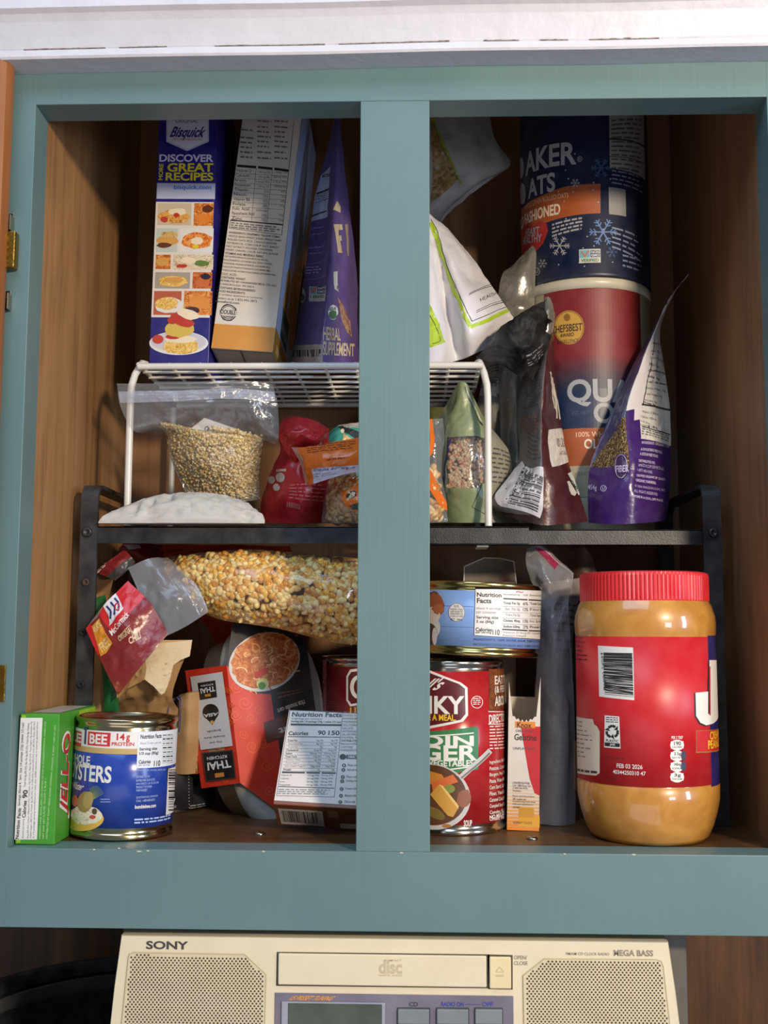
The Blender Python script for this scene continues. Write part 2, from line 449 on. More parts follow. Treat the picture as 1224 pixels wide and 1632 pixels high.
def panel(name, o, s, mm):
    q = MB(); q.box(o, (s[0], 0, 0), (0, s[1], 0), (0, 0, s[2]), mm); return q.build(name, cab)
panel('side_panel', (X0-.012, .0275, -.02), (.012, DEP-.0275, ZT+.22), PLY)
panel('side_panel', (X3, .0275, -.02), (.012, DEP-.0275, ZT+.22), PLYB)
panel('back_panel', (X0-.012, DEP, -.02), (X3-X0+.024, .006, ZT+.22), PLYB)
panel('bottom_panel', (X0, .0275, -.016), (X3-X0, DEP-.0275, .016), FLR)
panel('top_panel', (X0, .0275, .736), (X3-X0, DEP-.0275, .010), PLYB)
# worn paint along the bottom rail and the stiles
CREAM = paint((205, 190, 160), .6)
for px, py, w in ((222, 1357, 9), (236, 1356, 5), (150, 1354, 4), (190, 1352, 5), (640, 1359, 6), (1010, 1362, 7), (900, 1361, 4), (420, 1357, 5)):
    chip = MB(); p = P(px, py, -.0003); chip.face([p+V((rnd.uniform(-.5, .5)*.0004+math.cos(a)*w*.00022, 0, math.sin(a)*.0005)) for a in [i*PI/4 for i in range(8)]], CREAM)
    tag(chip.build('bare_spot', cab), 'bare spot chipped in the teal paint')
DOORW = wood('door_wood', ((110, 62, 28), (150, 92, 46), (176, 116, 64)), (50, 50, 3), 5)
d = MB(); xe = P(9, 400, -.012).x
bmd = [(0, 0), (.0, 1)]
prof = [(xe-.006, -.004), (xe-.001, -.006), (xe, -.010), (xe, -.014), (xe-.002, -.019), (xe-.006, -.021), (xe-.09, -.021), (xe-.09, -.004)]
zt_ = P(5, 97, -.012).z; zb_ = .0
rows = []
for z, ins in ((zb_, .003), (zb_+.003, 0), (zt_-.005, 0), (zt_-.0015, .0012), (zt_, .004)):
    rows.append([V((x-ins, y*(1)+(.0 if ins == 0 else 0), z)) for x, y in prof])
d.grid(rows, DOORW, False, True); d.face(rows[-1], DOORW); d.face(rows[0][::-1], DOORW)
door = d.build('door', cab); tag(door, 'open brown wooden door at the left edge')
BRASS = metal('antique_brass', (150, 120, 52), .35, .0006, 200); NICK = metal('nickel', (170, 165, 150), .25)
def hinge(y0, y1, x0, x1):
    h = MB(); a = P(x0, y1, -.001); b = P(x1, y0, -.001); e = .008
    h.box((a.x, -.0005-e, a.z), (b.x-a.x, 0, 0), (0, e, 0), (0, 0, b.z-a.z), BRASS, .0012)
    h.tube([(a.x+.001, -.0095, a.z+.001), (a.x+.001, -.0095, b.z)], .0022, BRASS, 12)
    o = h.build('hinge', cab)
    for yy0, yy1, xx in ((y0-32, y0-2, x1-8), (y1+32, y1+64, x1-12)):
        q = MB(); a = P(xx-14, yy1, -.001); b = P(xx, yy0, -.001)
        q.box((a.x, -.002, a.z), (b.x-a.x, 0, 0), (0, .0015, 0), (0, 0, b.z-a.z), NICK, .0005)
        q.box((b.x-.0014, -.0075, a.z), (.0014, 0, 0), (0, .006, 0), (0, 0, (b.z-a.z)*.8), NICK, .0005)
        q.blob((a.x+.001, -.003, (a.z+b.z)/2+.001), (.0022, 0, 0), (0, .0015, 0), (0, 0, .0022), NICK, 10, 6)
        q.build('clip', o)
    return o
hinge(373, 432, 10, 31)
q = MB(); a = P(-6, 1118, -.0005); b = P(10, 1060, -.0005); q.box((a.x, -.0016, a.z), (b.x-a.x, 0, 0), (0, .0014, 0), (0, 0, b.z-a.z), BRASS, .0004); q.build('hinge_leaf', cab)
# moulding above the cabinet
t = MB(); za = P(612, 108, 0).z
pr = [(.0, za), (-.0205, za+.0004), (-.0215, za+.002), (-.0215, za+.0065), (-.020, za+.0078), (-.0205, za+.0085), (-.0225, za+.016), (-.0255, za+.026), (-.028, za+.031), (-.0315, za+.0335), (-.032, za+.050), (-.038, za+.20), (.0, za+.20)]
rows = []
for i in range(61):
    x = -.40+.8*i/60; w = noise.noise(V((x*9, 0, 0)))*.0007-(x+.02)*(-.006)
    rows.append([V((x, y+noise.noise(V((x*60, k*5, 1)))*.0002, z+w)) for k, (y, z) in enumerate(pr)])
t.grid(rows, WHITE, False)
tag(t.build('trim_1'), kind='structure')
gp = MB(); CAULK = paint((120, 100, 82), .8, .4, 300)
for x0, x1 in ((-.26, -.20), (-.19, -.155), (-.12, -.04), (-.03, .05), (.075, .10), (.115, .135), (.15, .20)):
    n = 10
    for i in range(n):
        xa = x0+(x1-x0)*i/n; w = noise.noise(V((xa*9, 0, 0)))*.0007+(xa+.02)*.006; hh = .0006*abs(noise.noise(V((xa*300, 2, 0))))+.0002
        gp.box((xa, -.0212, za+.0073+w), ((x1-x0)/n, 0, 0), (0, .001, 0), (0, 0, hh*2), CAULK)
tag(gp.build('trim_2'), kind='structure')
# the wall below the cabinet
w = MB(); w.box((-.55, DEP+.008, -.42), (1.1, 0, 0), (0, .02, 0), (0, 0, 1.2), PLANK)
tag(w.build('wall_back'), kind='structure')
w = MB(); w.box((-.55, -.06, -.302), (1.1, 0, 0), (0, .378, 0), (0, 0, .02), paint((120, 110, 95), .5)); tag(w.build('trim_3'), kind='structure')
# ------------------------------------------------------------------ shelf, rack, boxes and cans
def K(r, g, b, rough=.42, **kw): return paint((r, g, b), rough, **kw)
WH = K(226, 222, 216); INK = K(34, 32, 36); GREY = K(120, 116, 116); DGREY = K(80, 78, 80)
TIN = metal('tinplate', (205, 200, 190), .16, .0002, 30); GOLD = metal('gold_tin', (190, 165, 95), .22)
# black expandable shelf standing in the cabinet
SH = .2352; SY = .108
sh = thing('expandable_shelf', 'black metal expandable shelf standing across both compartments', 'shelf', (0, .17, 0))
SATIN = paint((24, 24, 26), .42, .1, 60, .0002, 900)
def deck(x0, x1, zt, zb, y0, y1):
    q = MB(); q.box((x0, y0, zt-.0015), (x1-x0, 0, 0), (0, y1-y0, 0), (0, 0, .0015), SATIN, .0004)
    q.box((x0, y0, zb), (x1-x0, 0, 0), (0, .0012, 0), (0, 0, zt-zb), SATIN, .0004); return q.build('deck', sh)
xl = P(156, 850, SY).x; xr = P(1119, 850, SY).x; xm = P(843, 850, SY).x
deck(xl-.002, xm, SH-.0012, P(300, 866, SY).z, SY, SY+.16)
deck(xm-.12, xr+.002, SH-.0032, P(900, 868, SY).z, SY+.0016, SY+.158)
def leg_frame(px0, px1, pyt, scr):
    xo, xi = P(px0, 820, SY).x, P(px1, 820, SY).x; zt = P(px0, pyt, SY).z; q = MB(); a = xo if xo < 0 else xi; w = abs(xo-xi)
    # inverted U strap: front upright, top bar running back, rear upright
    def strap(pts):                                           # pts in (y,z), strap of width w in x
        rows = []
        n = 8
        out = []
        (yf, zb), (yb, _), z1, r = pts
        prof = [(yf, zb)]+[(yf+r-r*math.cos(t*PI/2/n), z1-r+r*math.sin(t*PI/2/n)) for t in range(n+1)]+[(yb-r+r*math.sin(t*PI/2/n), z1-r+r*math.cos(t*PI/2/n)) for t in range(n+1)]+[(yb, zb)]
        inn = [(yf+.003, zb)]+[(yf+r-(r-.003)*math.cos(t*PI/2/n), z1-r+(r-.003)*math.sin(t*PI/2/n)) for t in range(n+1)]+[(yb-r+(r-.003)*math.sin(t*PI/2/n), z1-r+(r-.003)*math.cos(t*PI/2/n)) for t in range(n+1)]+[(yb-.003, zb)]
        rows = [[V((a, y, z)) for y, z in prof], [V((a+w, y, z)) for y, z in prof], [V((a+w, y, z)) for y, z in inn], [V((a, y, z)) for y, z in inn], [V((a, y, z)) for y, z in prof]]
        q.grid(rows, SATIN, False)
    strap(((SY-.002, .0), (SY+.165, .0), zt, .013))
    o = q.build('leg_frame', sh)
    for px, py, rr, mm in scr:
        c = P(px, py, SY-.0022); s_ = MB()
        s_.lathe([(0, 0), (rr, 0), (rr*.9, .0016), (rr*.45, .0020), (rr*.4, .0008), (0, .0008)], c, mm, 16, ax=(V((1, 0, 0)), V((0, 0, 1)), V((0, -1, 0))))
        s_.build('screw', o)
RUST = K(70, 48, 34, .7); HOLE = K(6, 6, 7, .8)
leg_frame(130, 157, 771, [(139, 848, .0042, BLK), (137, 928, .0032, RUST), (132, 1008, .003, HOLE), (129, 1091, .003, HOLE)])
leg_frame(1148, 1119, 770, [(1137, 849, .0040, BLK)])
q = MB(); c = P(769, 869, SY+.006); q.box(c+V((-.0045, 0, -.0012)), (.0095, 0, 0), (0, .03, 0), (0, 0, .0012), K(205, 205, 205)); tag(q.build('sticker', sh), 'small white sticker under the deck')
# white wire rack on the black shelf
RY = .122; RB = RY+.158
rk = thing('wire_rack', 'white coated wire rack standing on the black shelf under the boxes', 'rack', (-.05, RY+.07, SH))
WIRE = paint((222, 218, 208), .3, .05, 60)
zr = P(400, 584, RY).z; rxl = P(209, 600, RY).x; rxr = P(777, 600, RY).x; rw = .0027
RACKZ = zr+rw
def uleg(x, y, dz):
    q = MB(); zz = zr+dz
    pts = [(x, y, SH+.001), (x, y, zr-.035), (x+math.copysign(.0015, -x), y, zr-.012)]
    s_ = 1 if x < 0 else -1
    q.tube([(x, y, SH+.0005), (x, y, zr-.026), (x+s_*.0006, y, zr-.016), (x+s_*.0028, y+.002, zr-.006), (x+s_*.006, y+.012, zr+.006), (x+s_*.007, y+.02, zr+.007)], .003, WIRE, 12); q.build('leg', rk)
for x in (rxl, rxr):
    uleg(x, RY, 0)
    q = MB(); q.tube([(x, RB, SH+.0005), (x, RB, zr-.003)], .003, WIRE, 10); q.build('leg', rk)
q = MB(); e = .004
q.tube([(rxl+.006, RY-.001, zr), (rxr-.004, RY-.001, zr)], .0028, WIRE, 12); q.build('front_rail', rk)
q = MB(); q.tube([(rxl+.004, RB, zr), (rxr-.004, RB, zr)], .0028, WIRE, 12); q.build('rear_rail', rk)
q = MB(); n = 8
for i in range(1, n):
    y = RY+(RB-RY)*i/n; q.tube([(rxl+.005, y, zr), (rxr-.005, y, zr)], .0013, WIRE, 8)
for i in range(12):
    x = rxl+.006+(rxr-rxl-.012)*i/11; q.tube([(x, RY, zr+.002), (x, RB, zr+.002)], .0021 if i in (0, 11) else .0015, WIRE, 8)
q.build('wire_grid', rk)

def carton(o, U, Vv, N, w, h, d, body, root, faces=None, r=.0006):
    """closed carton: o = front bottom-left corner, U right, Vv up, N towards the viewer; returns its MB"""
    mb = MB(); mb.box(o, U*w, -N*d, Vv*h, body, r, 2); return mb
def basis(BL, BR, TL):
    a, b, c = [P(*q) if not isinstance(q, Vector) else q for q in (BL, BR, TL)]
    U = (b-a); w = U.length; U.normalize(); Vv = c-a; Vv = Vv-U*Vv.dot(U); h = Vv.length; Vv.normalize(); N = U.cross(Vv)
    return a, U, Vv, N, w, h

# ---- baking mix carton
NAVY = K(30, 22, 118); YEL = K(228, 214, 40); LAV = K(182, 190, 222)
t = thing('baking_mix_box', 'tall navy and white carton printed with recipe pictures standing upright on the rack', 'box', P(286, 590, .16))
o, U, Vv, N, w, h = basis((237, 588, .148), (332, 589, .148), (250, 190, .148)); o.z = RACKZ+.0008
mb = carton(o, U, Vv, N, w, .262, .09, NAVY, t); F = Flat(o+N*.0001, U, Vv); p = Print(mb, F)
FOOD = [blotch('picture_%d' % i, c, s) for i, (c, s) in enumerate([
    (((120, 60, 24), (222, 160, 70), (240, 215, 150)), 260), (((110, 40, 16), (214, 120, 40), (240, 200, 120)), 300),
    (((140, 60, 40), (226, 190, 120), (120, 140, 60)), 260), (((150, 60, 20), (224, 122, 40), (244, 200, 130)), 240),
    (((170, 40, 24), (238, 226, 200), (90, 120, 50)), 300), (((170, 110, 30), (232, 190, 90), (246, 226, 170)), 260), (((70, 30, 22), (190, 90, 40), (232, 160, 90)), 260)])]
p.rect(266, 150, 332, 192, LAV, 1)
p.tri([(265, 190), (333, 190), (333, 226), (298, 241), (265, 226)], LAV, 2); p.tri([(267, 192), (331, 192), (331, 224), (298, 238), (267, 224)], K(214, 214, 232), 3)
p.text('ORIGINAL', 280, 190, 316, 196, K(90, 84, 110), .01, 4); p.text('Bisquick', 268, 202, 331, 224, NAVY, .035, 4, .18); p.text('PANCAKE & BAKING MIX', 276, 220, 322, 224, K(180, 90, 90), 0, 4)
p.text('DISCOVER', 254, 246, 340, 258, K(214, 210, 236), .035, 1); p.text('GREAT', 267, 260, 340, 274, YEL, .045, 1); p.text('RECIPES', 264, 275, 340, 288, YEL, .04, 1); p.text('MORE', 253, 261, 260, 287, YEL, .02, 1, rot=1)
p.rect(250, 292, 343, 317, LAV, 1); p.text('bisquick.com', 277, 295, 337, 304, K(70, 110, 190), .03, 2)
u0, v0, u1, v1 = p.uvbox(234, 322, 352, 506); p.uvrect(.0004, v0, w-.0004, v1, WH, 1)
def pic(x0, y0, x1, y1, a, bl):
    p.rect(x0, y0, x1, y1, a, 2)
    for cx, cy, rx, ry, c in bl: p.ell(cx, cy, rx, ry, c, 3, 18, 0, .10)
fx = FOOD; CRUST = K(214, 160, 82); TOM = K(190, 52, 34); CRM = K(240, 226, 196); PLT = K(228, 228, 226); BRN = K(96, 46, 22); GRN = K(96, 128, 56)
pic(251, 324, 305, 359, K(206, 190, 164), [(278, 345, 25, 11, fx[0]), (283, 338, 14, 6, CRM), (262, 350, 6, 5, TOM), (281, 343, 5, 4, TOM)]); pic(309, 324, 340, 360, fx[1], [(331, 333, 9, 6, BRN), (325, 349, 12, 7, K(226, 130, 40))])
pic(249, 364, 283, 402, K(196, 206, 200), [(266, 384, 18, 7, CRUST), (262, 391, 12, 4, BRN), (270, 374, 14, 5, fx[2])]); pic(287, 364, 340, 402, PLT, [(314, 383, 25, 13, fx[3]), (314, 384, 10, 6, CRM), (312, 393, 5, 3, YEL)])
pic(248, 406, 272, 429, fx[1], [(259, 417, 10, 7, CRUST)]); pic(276, 406, 340, 430, fx[4], [(300, 415, 12, 5, CRM), (322, 420, 12, 5, GRN), (290, 424, 9, 3, TOM)])
pic(247, 434, 303, 460, K(170, 160, 150), [(276, 448, 24, 9, fx[5]), (276, 447, 16, 5, CRUST)]); pic(307, 434, 338, 460, fx[6], [(322, 450, 12, 8, K(206, 110, 60)), (328, 441, 8, 5, K(44, 34, 52))])
pic(245, 464, 289, 502, K(186, 90, 60), [(268, 487, 23, 13, PLT), (266, 484, 18, 10, fx[5])]); pic(293, 464, 338, 502, fx[1], [(318, 482, 16, 11, K(224, 146, 60)), (306, 495, 12, 6, K(60, 26, 40))])
p.ell(285, 547, 47, 19, PLT, 4, 30); p.ell(285, 545, 44, 16, K(206, 202, 214), 5, 30); p.ell(288, 552, 28, 13, fx[5], 6, 24, 0, .08); p.ell(288, 541, 26, 6, CRM, 7, 20, 0, .1); p.ell(276, 537, 12, 4, TOM, 8)
p.ell(286, 525, 24, 13, K(214, 186, 84), 9, 24, 0, .08); p.ell(291, 511, 20, 9, TOM, 10, 20, .35, .06); p.ell(275, 511, 8, 6, TOM, 10); p.ell(300, 501, 18, 8, CRM, 11, 20, .25, .08); p.ell(252, 541, 9, 7, K(196, 66, 46), 10)
tag(mb.build('carton', t))

# ---- cereal carton leaning back
t = thing('cereal_box', 'white cereal carton with an orange bottom band leaning back beside the recipe carton', 'box', P(400, 590, .2))
o, U, Vv, N, w, h = basis((336, 559, .146), (435, 566, .145), (352, 190, .178))
CARD = K(216, 206, 192); ORNG = K(206, 138, 30); PBLUE = K(186, 202, 236)
D_ = .104; mb = MB(); mb.box(o, U*w, -N*D_, Vv*.255, K(160, 150, 138), .0005)
lo = min(v.z for v in mb.v)
F = Flat(o+N*.0001, U, Vv); p = Print(mb, F); p.uvrect(.0003, .0003, w-.0003, .2545, CARD, 1)
u0, v0, u1, v1 = p.uvbox(340, 520, 440, 570); vb = F.inv(385, 523)[1]; p.uvrect(.0003, .0003, w-.0003, vb, ORNG, 2)
zx = lambda x: 220+x/3.221
zy = lambda y: 180+y/3.221
def zq(*a): return [(zx(x), zy(y)) for x, y in a]
for y in (90, 130, 155, 180, 205, 230): p.small(zq((524, y+22-6), (598, y+28-6), (598, y+12-6), (524, y+6-6)), 1, GREY, 2, .55, .2, 2.5)
for x0, x1 in ((612, 690), (700, 775)):
    for y in (40, 70, 95, 120, 145, 170, 200, 230): p.small(zq((x0, y+20), (x1, y+26), (x1, y+12), (x0, y+6)), 1, GREY, 2, .6, .3, 3)
for a in (((508, 284), (606, 292)), ((616, 292), (690, 300)), ((700, 300), (773, 310))): p.line(zq(*a), 4, INK, 2)
for i, (nm) in enumerate(('Vitamin D', 'Calcium', 'Iron', 'Potassium', 'Thiamin', 'Niacin', 'Vitamin B6', 'Folate', 'Folic Acid', 'Pantothenic Acid', 'Zinc')):
    y = 310+i*24.5; x = 504-i*2.4; p.ptext(nm, zq((x, y+5), (x+(34+len(nm)*5), y+9), (x+(34+len(nm)*5), y-7), (x, y-11)), DGREY, .01, 2)
    if i != 8: p.line(zq((x-3, y+12), (766-i*3, y+28)), .45, DGREY, 2)
    for xx, ss in ((612-i*2.2, ('0mcg 0%', '130mg 8%', '5.4mg 30%', '70mg 0%', '50%', '10%', '10%', '20%', '(20mcg)', '10%', '10%')[i]), (700-i*2.2, ('2mcg 10%', '260mg 20%', '5.4mg 30%', '280mg 6%', '60%', '15%', '20%', '15%', '', '10%', '20%')[i])):
        if ss: p.ptext(ss, zq((xx+68-len(ss)*8, y+14), (xx+68, y+18), (xx+68, y+4), (xx+68-len(ss)*8, y)), GREY, 0, 2)
p.line(zq((606, 300), (582, 572)), .5, DGREY, 2); p.line(zq((690, 300), (662, 575)), .5, DGREY, 2); p.line(zq((800, 60), (738, 640), (468, 605), (474, 565), (745, 590)), .7, INK, 2); p.line(zq((474, 563), (745, 588)), 1.6, INK, 2)
p.small(zq((474, 605), (735, 632), (740, 598), (478, 572)), 3, GREY, 2, .55, .15, 9)
for i, (s_, e_) in enumerate((('INGREDIENTS: DEGERMED YELLOW CORN,', 728), ('WHOLE GRAIN WHEAT, SUGAR, WHOLE GRAIN', 735), ('ROLLED OATS, RICE, CANOLA AND/OR', 712), ('SOYBEAN OIL, CORN SYRUP, SALT, BARLEY', 722), ('MALT EXTRACT, MOLASSES, CINNAMON,', 692), ('HONEY, CARAMEL COLOR, NATURAL FLAVOR.', 720), ('VITAMINS AND MINERALS: FERRIC', 645), ('ORTHOPHOSPHATE (SOURCE OF IRON),', 668), ('NIACINAMIDE (VITAMIN B3), ZINC OXIDE,', 690), ('THIAMINE MONONITRATE (VITAMIN B1),', 680), ('CALCIUM PANTOTHENATE (VITAMIN B5),', 680), ('PYRIDOXINE HYDROCHLORIDE (VITAMIN B6),', 708), ('FOLIC ACID.', 508), ('CONTAINS: WHEAT', 552), ('DISTRIBUTED BY: HANNAFORD BROS. CO., LLC', 710), ('SCARBOROUGH, ME 04074', 596), ('CONTAINS BIOENGINEERED', 602), ('FOOD INGREDIENTS.', 552), ('For product questions or concerns,', 640), ('contact us at 1-833-993-3873', 610), ('hannaford.com', 520))):
    y = 628+i*17.6; x = 468-i*3.55; sl = (e_-x)*.096
    p.ptext(s_, zq((x, y+5), (e_, y+5+sl), (e_, y-7+sl), (x, y-7)), INK, .012 if i in (0, 6, 13, 14, 16, 17, 20) else 0, 2)
n = 26; cx, cy = zx(464), zy(1039)
p.ell(cx, cy, 13.5, 13.5, INK, 2, 26, 0, .04); p.ell(cx, cy, 11.5, 11.5, CARD, 3, 26); p.ring(cx, cy, 10.5, 10.5, 1, INK, 4); p.rect(cx-12.5, cy-4, cx+13, cy+5, CARD, 5); p.text('DOUBLE', cx-12, cy-4.2, cx+12, cy+3.2, INK, .05, 6); p.text('GUARANTEE', cx-8, cy+5.5, cx+8, cy+8.5, INK, .02, 6)
Fr = Flat(o+U*w+U*.0001, -N, Vv); q_ = Print(mb, Fr); q_.uvrect(.0004, .0004, D_-.0004, .2545, PBLUE, 1)
vb2 = Fr.inv(450, 545)[1]; q_.uvrect(.0003, .0003, D_-.0003, vb, ORNG, 2)
CER = blotch('cereal_squares', ((150, 92, 26), (206, 150, 66), (232, 190, 110)), 200)
for a, b, c, d in ((.32, .30, .14, .018), (.62, .34, .18, .02), (.82, .42, .16, .024), (.30, .22, .12, .02), (.80, .25, .16, .03), (.55, .22, .1, .018), (.9, .50, .08, .015)):
    pts = [(D_*(a+c*math.cos(i*PI/5)*(.9+.2*rnd.random())), .255*b+d*math.sin(i*PI/5)*(.9+.2*rnd.random())) for i in range(10)]; q_.emit(pts, CER, 3)
q_.uvrect(D_*.22, vb+.003, D_*.62, vb+.030, K(40, 100, 56), 4); q_.uvtext('WHOLE GRAIN', D_*.26, vb+.008, D_*.58, vb+.018, WH, .02, 5)
for i in range(9): q_.uvrect(D_*.2, .125+i*.004, D_*(.75+.1*rnd.random()), .1262+i*.004, K(112, 130, 186), 3)
q_.uvrect(D_*.1, .004, D_*.5, .012, K(232, 200, 120), 4)
Fb = Flat(o-Vv*.0001, U, N); q_ = Print(mb, Fb); q_.uvrect(.002, -.03, w*.45, -.004, K(190, 176, 156), 1); q_.uvrect(w*.5, -.03, w-.002, -.003, K(184, 170, 150), 1)
q_.uvrect(w*.47, -.09, w*.485, 0, K(92, 78, 62), 1)
mbz = V((0, 0, max(0, RACKZ+.0004-lo)))
for i, v_ in enumerate(mb.v): mb.v[i] = v_+mbz
mb.build('carton', t)

# ---- oat canisters, one on the other
def canister(name, label, cx, cy, r, z0, z1, body, printer, lidc=None):
    t = thing(name, label, 'canister', (cx, cy, z0), 'stacked oats canisters')
    b = MB(); b.lathe([(0, .002), (r*.985, .002), (r*.99, 0), (r*1.006, .0008), (r*1.006, .0035), (r, .005), (r, z1-z0-.008), (r*.99, z1-z0-.006), (0, z1-z0-.006)], (cx, cy, z0), body, 80)
    printer(Print(b, Cyl((cx, cy, z0), r))); b.build('body', t)
    l = MB(); hh = z1-z0; rr = r*1.012
    l.lathe([(r*1.002, hh-.010), (rr, hh-.0102), (rr, hh-.0015), (rr-.001, hh-.0003), (rr-.004, hh-.0003), (rr-.006, hh-.0025), (0, hh-.0025)], (cx, cy, z0), lidc or K(206, 200, 180, .35), 80); l.build('lid', t)
    return t
OY = .222; OR = (P(1030, 300, OY).x-P(828, 300, OY).x)/2*.995; OX = (P(1030, 300, OY).x+P(828, 300, OY).x)/2; ZJ = P(925, 441, OY-OR).z
DNAVY = K(14, 27, 60, .4); CRMW = K(176, 166, 142, .45); OATR = K(128, 26, 32, .45); OATO = K(164, 80, 32, .5); SILV = K(162, 162, 166, .45)  # label colours darkened to stand in for shade deep in the compartment
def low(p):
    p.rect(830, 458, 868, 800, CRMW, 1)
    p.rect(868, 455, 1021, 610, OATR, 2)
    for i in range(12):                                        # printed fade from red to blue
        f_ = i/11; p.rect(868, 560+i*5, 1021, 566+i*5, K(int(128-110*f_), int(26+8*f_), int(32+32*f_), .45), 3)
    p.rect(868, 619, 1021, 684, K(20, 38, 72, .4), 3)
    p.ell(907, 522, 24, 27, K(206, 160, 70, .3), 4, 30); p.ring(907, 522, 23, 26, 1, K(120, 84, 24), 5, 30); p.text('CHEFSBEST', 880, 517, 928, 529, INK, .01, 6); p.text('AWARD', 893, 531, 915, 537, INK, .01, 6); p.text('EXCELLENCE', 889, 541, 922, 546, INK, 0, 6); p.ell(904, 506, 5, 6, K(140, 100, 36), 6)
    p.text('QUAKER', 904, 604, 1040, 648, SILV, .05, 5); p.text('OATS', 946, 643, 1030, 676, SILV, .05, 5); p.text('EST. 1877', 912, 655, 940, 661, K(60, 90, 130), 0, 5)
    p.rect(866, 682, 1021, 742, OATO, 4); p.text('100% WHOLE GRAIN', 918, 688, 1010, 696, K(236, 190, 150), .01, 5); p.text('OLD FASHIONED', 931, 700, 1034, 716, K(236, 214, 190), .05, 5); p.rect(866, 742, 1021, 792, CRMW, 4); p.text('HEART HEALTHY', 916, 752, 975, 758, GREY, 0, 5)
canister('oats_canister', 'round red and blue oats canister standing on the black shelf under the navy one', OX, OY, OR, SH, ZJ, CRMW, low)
SNOW = K(150, 170, 200, .4)
def flake(p, cx, cy, r, m, k):
    for i in range(6):
        a = i*PI/3; x, y = math.cos(a), math.sin(a); p.line([(cx, cy), (cx+x*r, cy+y*r)], r*.10, m, k)
        for f_ in (.5, .75):
            for d in (-.9, .9): p.line([(cx+x*r*f_, cy+y*r*f_), (cx+x*r*f_+math.cos(a+d)*r*.3, cy+y*r*f_+math.sin(a+d)*r*.3)], r*.08, m, k)
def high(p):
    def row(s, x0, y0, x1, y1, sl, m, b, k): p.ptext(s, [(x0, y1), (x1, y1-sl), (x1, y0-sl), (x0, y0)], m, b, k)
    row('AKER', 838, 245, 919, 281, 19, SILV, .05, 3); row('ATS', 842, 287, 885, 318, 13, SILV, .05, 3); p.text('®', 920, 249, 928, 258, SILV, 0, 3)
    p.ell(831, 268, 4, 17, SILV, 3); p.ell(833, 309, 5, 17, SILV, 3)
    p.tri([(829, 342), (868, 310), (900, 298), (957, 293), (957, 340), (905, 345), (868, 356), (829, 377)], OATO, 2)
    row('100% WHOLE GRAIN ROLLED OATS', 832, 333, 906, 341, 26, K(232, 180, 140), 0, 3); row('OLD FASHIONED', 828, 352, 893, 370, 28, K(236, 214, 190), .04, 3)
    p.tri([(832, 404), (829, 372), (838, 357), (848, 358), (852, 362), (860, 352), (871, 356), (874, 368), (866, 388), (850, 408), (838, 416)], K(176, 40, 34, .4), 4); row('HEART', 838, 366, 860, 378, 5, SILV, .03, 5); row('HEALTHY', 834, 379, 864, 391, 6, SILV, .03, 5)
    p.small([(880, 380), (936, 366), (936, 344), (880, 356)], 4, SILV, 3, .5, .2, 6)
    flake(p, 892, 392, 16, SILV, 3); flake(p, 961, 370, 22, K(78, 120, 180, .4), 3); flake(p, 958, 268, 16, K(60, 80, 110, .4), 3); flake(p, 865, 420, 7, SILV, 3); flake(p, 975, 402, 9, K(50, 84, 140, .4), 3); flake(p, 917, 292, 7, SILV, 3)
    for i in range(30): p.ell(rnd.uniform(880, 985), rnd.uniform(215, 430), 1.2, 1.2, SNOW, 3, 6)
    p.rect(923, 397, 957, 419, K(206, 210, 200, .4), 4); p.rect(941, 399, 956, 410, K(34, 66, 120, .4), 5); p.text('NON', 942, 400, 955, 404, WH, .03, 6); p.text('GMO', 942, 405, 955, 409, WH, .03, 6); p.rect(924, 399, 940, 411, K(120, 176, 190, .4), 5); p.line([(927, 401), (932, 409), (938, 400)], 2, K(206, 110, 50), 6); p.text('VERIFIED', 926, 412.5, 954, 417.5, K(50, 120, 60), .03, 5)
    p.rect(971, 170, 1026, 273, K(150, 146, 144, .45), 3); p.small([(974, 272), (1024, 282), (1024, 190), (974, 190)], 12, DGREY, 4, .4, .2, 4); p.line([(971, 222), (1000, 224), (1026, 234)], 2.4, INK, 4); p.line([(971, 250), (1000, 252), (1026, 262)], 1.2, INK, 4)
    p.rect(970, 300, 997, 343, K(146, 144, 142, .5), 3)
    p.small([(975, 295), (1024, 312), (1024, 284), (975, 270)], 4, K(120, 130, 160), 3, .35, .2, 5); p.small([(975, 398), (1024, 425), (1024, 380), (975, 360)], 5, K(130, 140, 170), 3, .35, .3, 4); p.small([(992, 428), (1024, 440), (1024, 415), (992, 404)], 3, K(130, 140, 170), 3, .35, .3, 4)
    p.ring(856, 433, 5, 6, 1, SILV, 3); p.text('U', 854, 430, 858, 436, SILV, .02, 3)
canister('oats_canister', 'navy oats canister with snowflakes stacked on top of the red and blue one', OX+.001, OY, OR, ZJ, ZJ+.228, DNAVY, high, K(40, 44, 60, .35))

# ---- tins
def tin(t, c, r, h, ax=None, rim=TIN, body=TIN, ribs=()):
    b = MB(); R = r*.985
    b.lathe([(0, .003), (r*.93, .003), (r*.955, .0006), (r*.985, 0), (r*1.006, .0008), (r*1.006, .0030), (R, .0042), (R*.985, .0052), (R*.985, .0068), (R, .0078), (R, h-.0078), (R*.985, h-.0068), (R*.985, h-.0052), (R, h-.0042), (r*1.006, h-.0030), (r*1.006, h-.0008), (r*.985, h), (r*.955, h-.0006), (r*.935, h-.0045), (r*.80, h-.0045), (r*.78, h-.0036), (r*.6, h-.0036), (0, h-.0042)], c, rim, 84, ax=ax)
    return b.build('can', t)
def wrap(t, c, r, h, za, zb, base, ax=None):
    """paper label round a tin; returns its mesh and print"""
    R = r*.985+.0004; b = MB(); b.lathe([(R-.0003, za), (R, za), (R, zb), (R-.0003, zb)], c, base, 96, ax=ax); return b, Print(b, Cyl(c, R, ax))
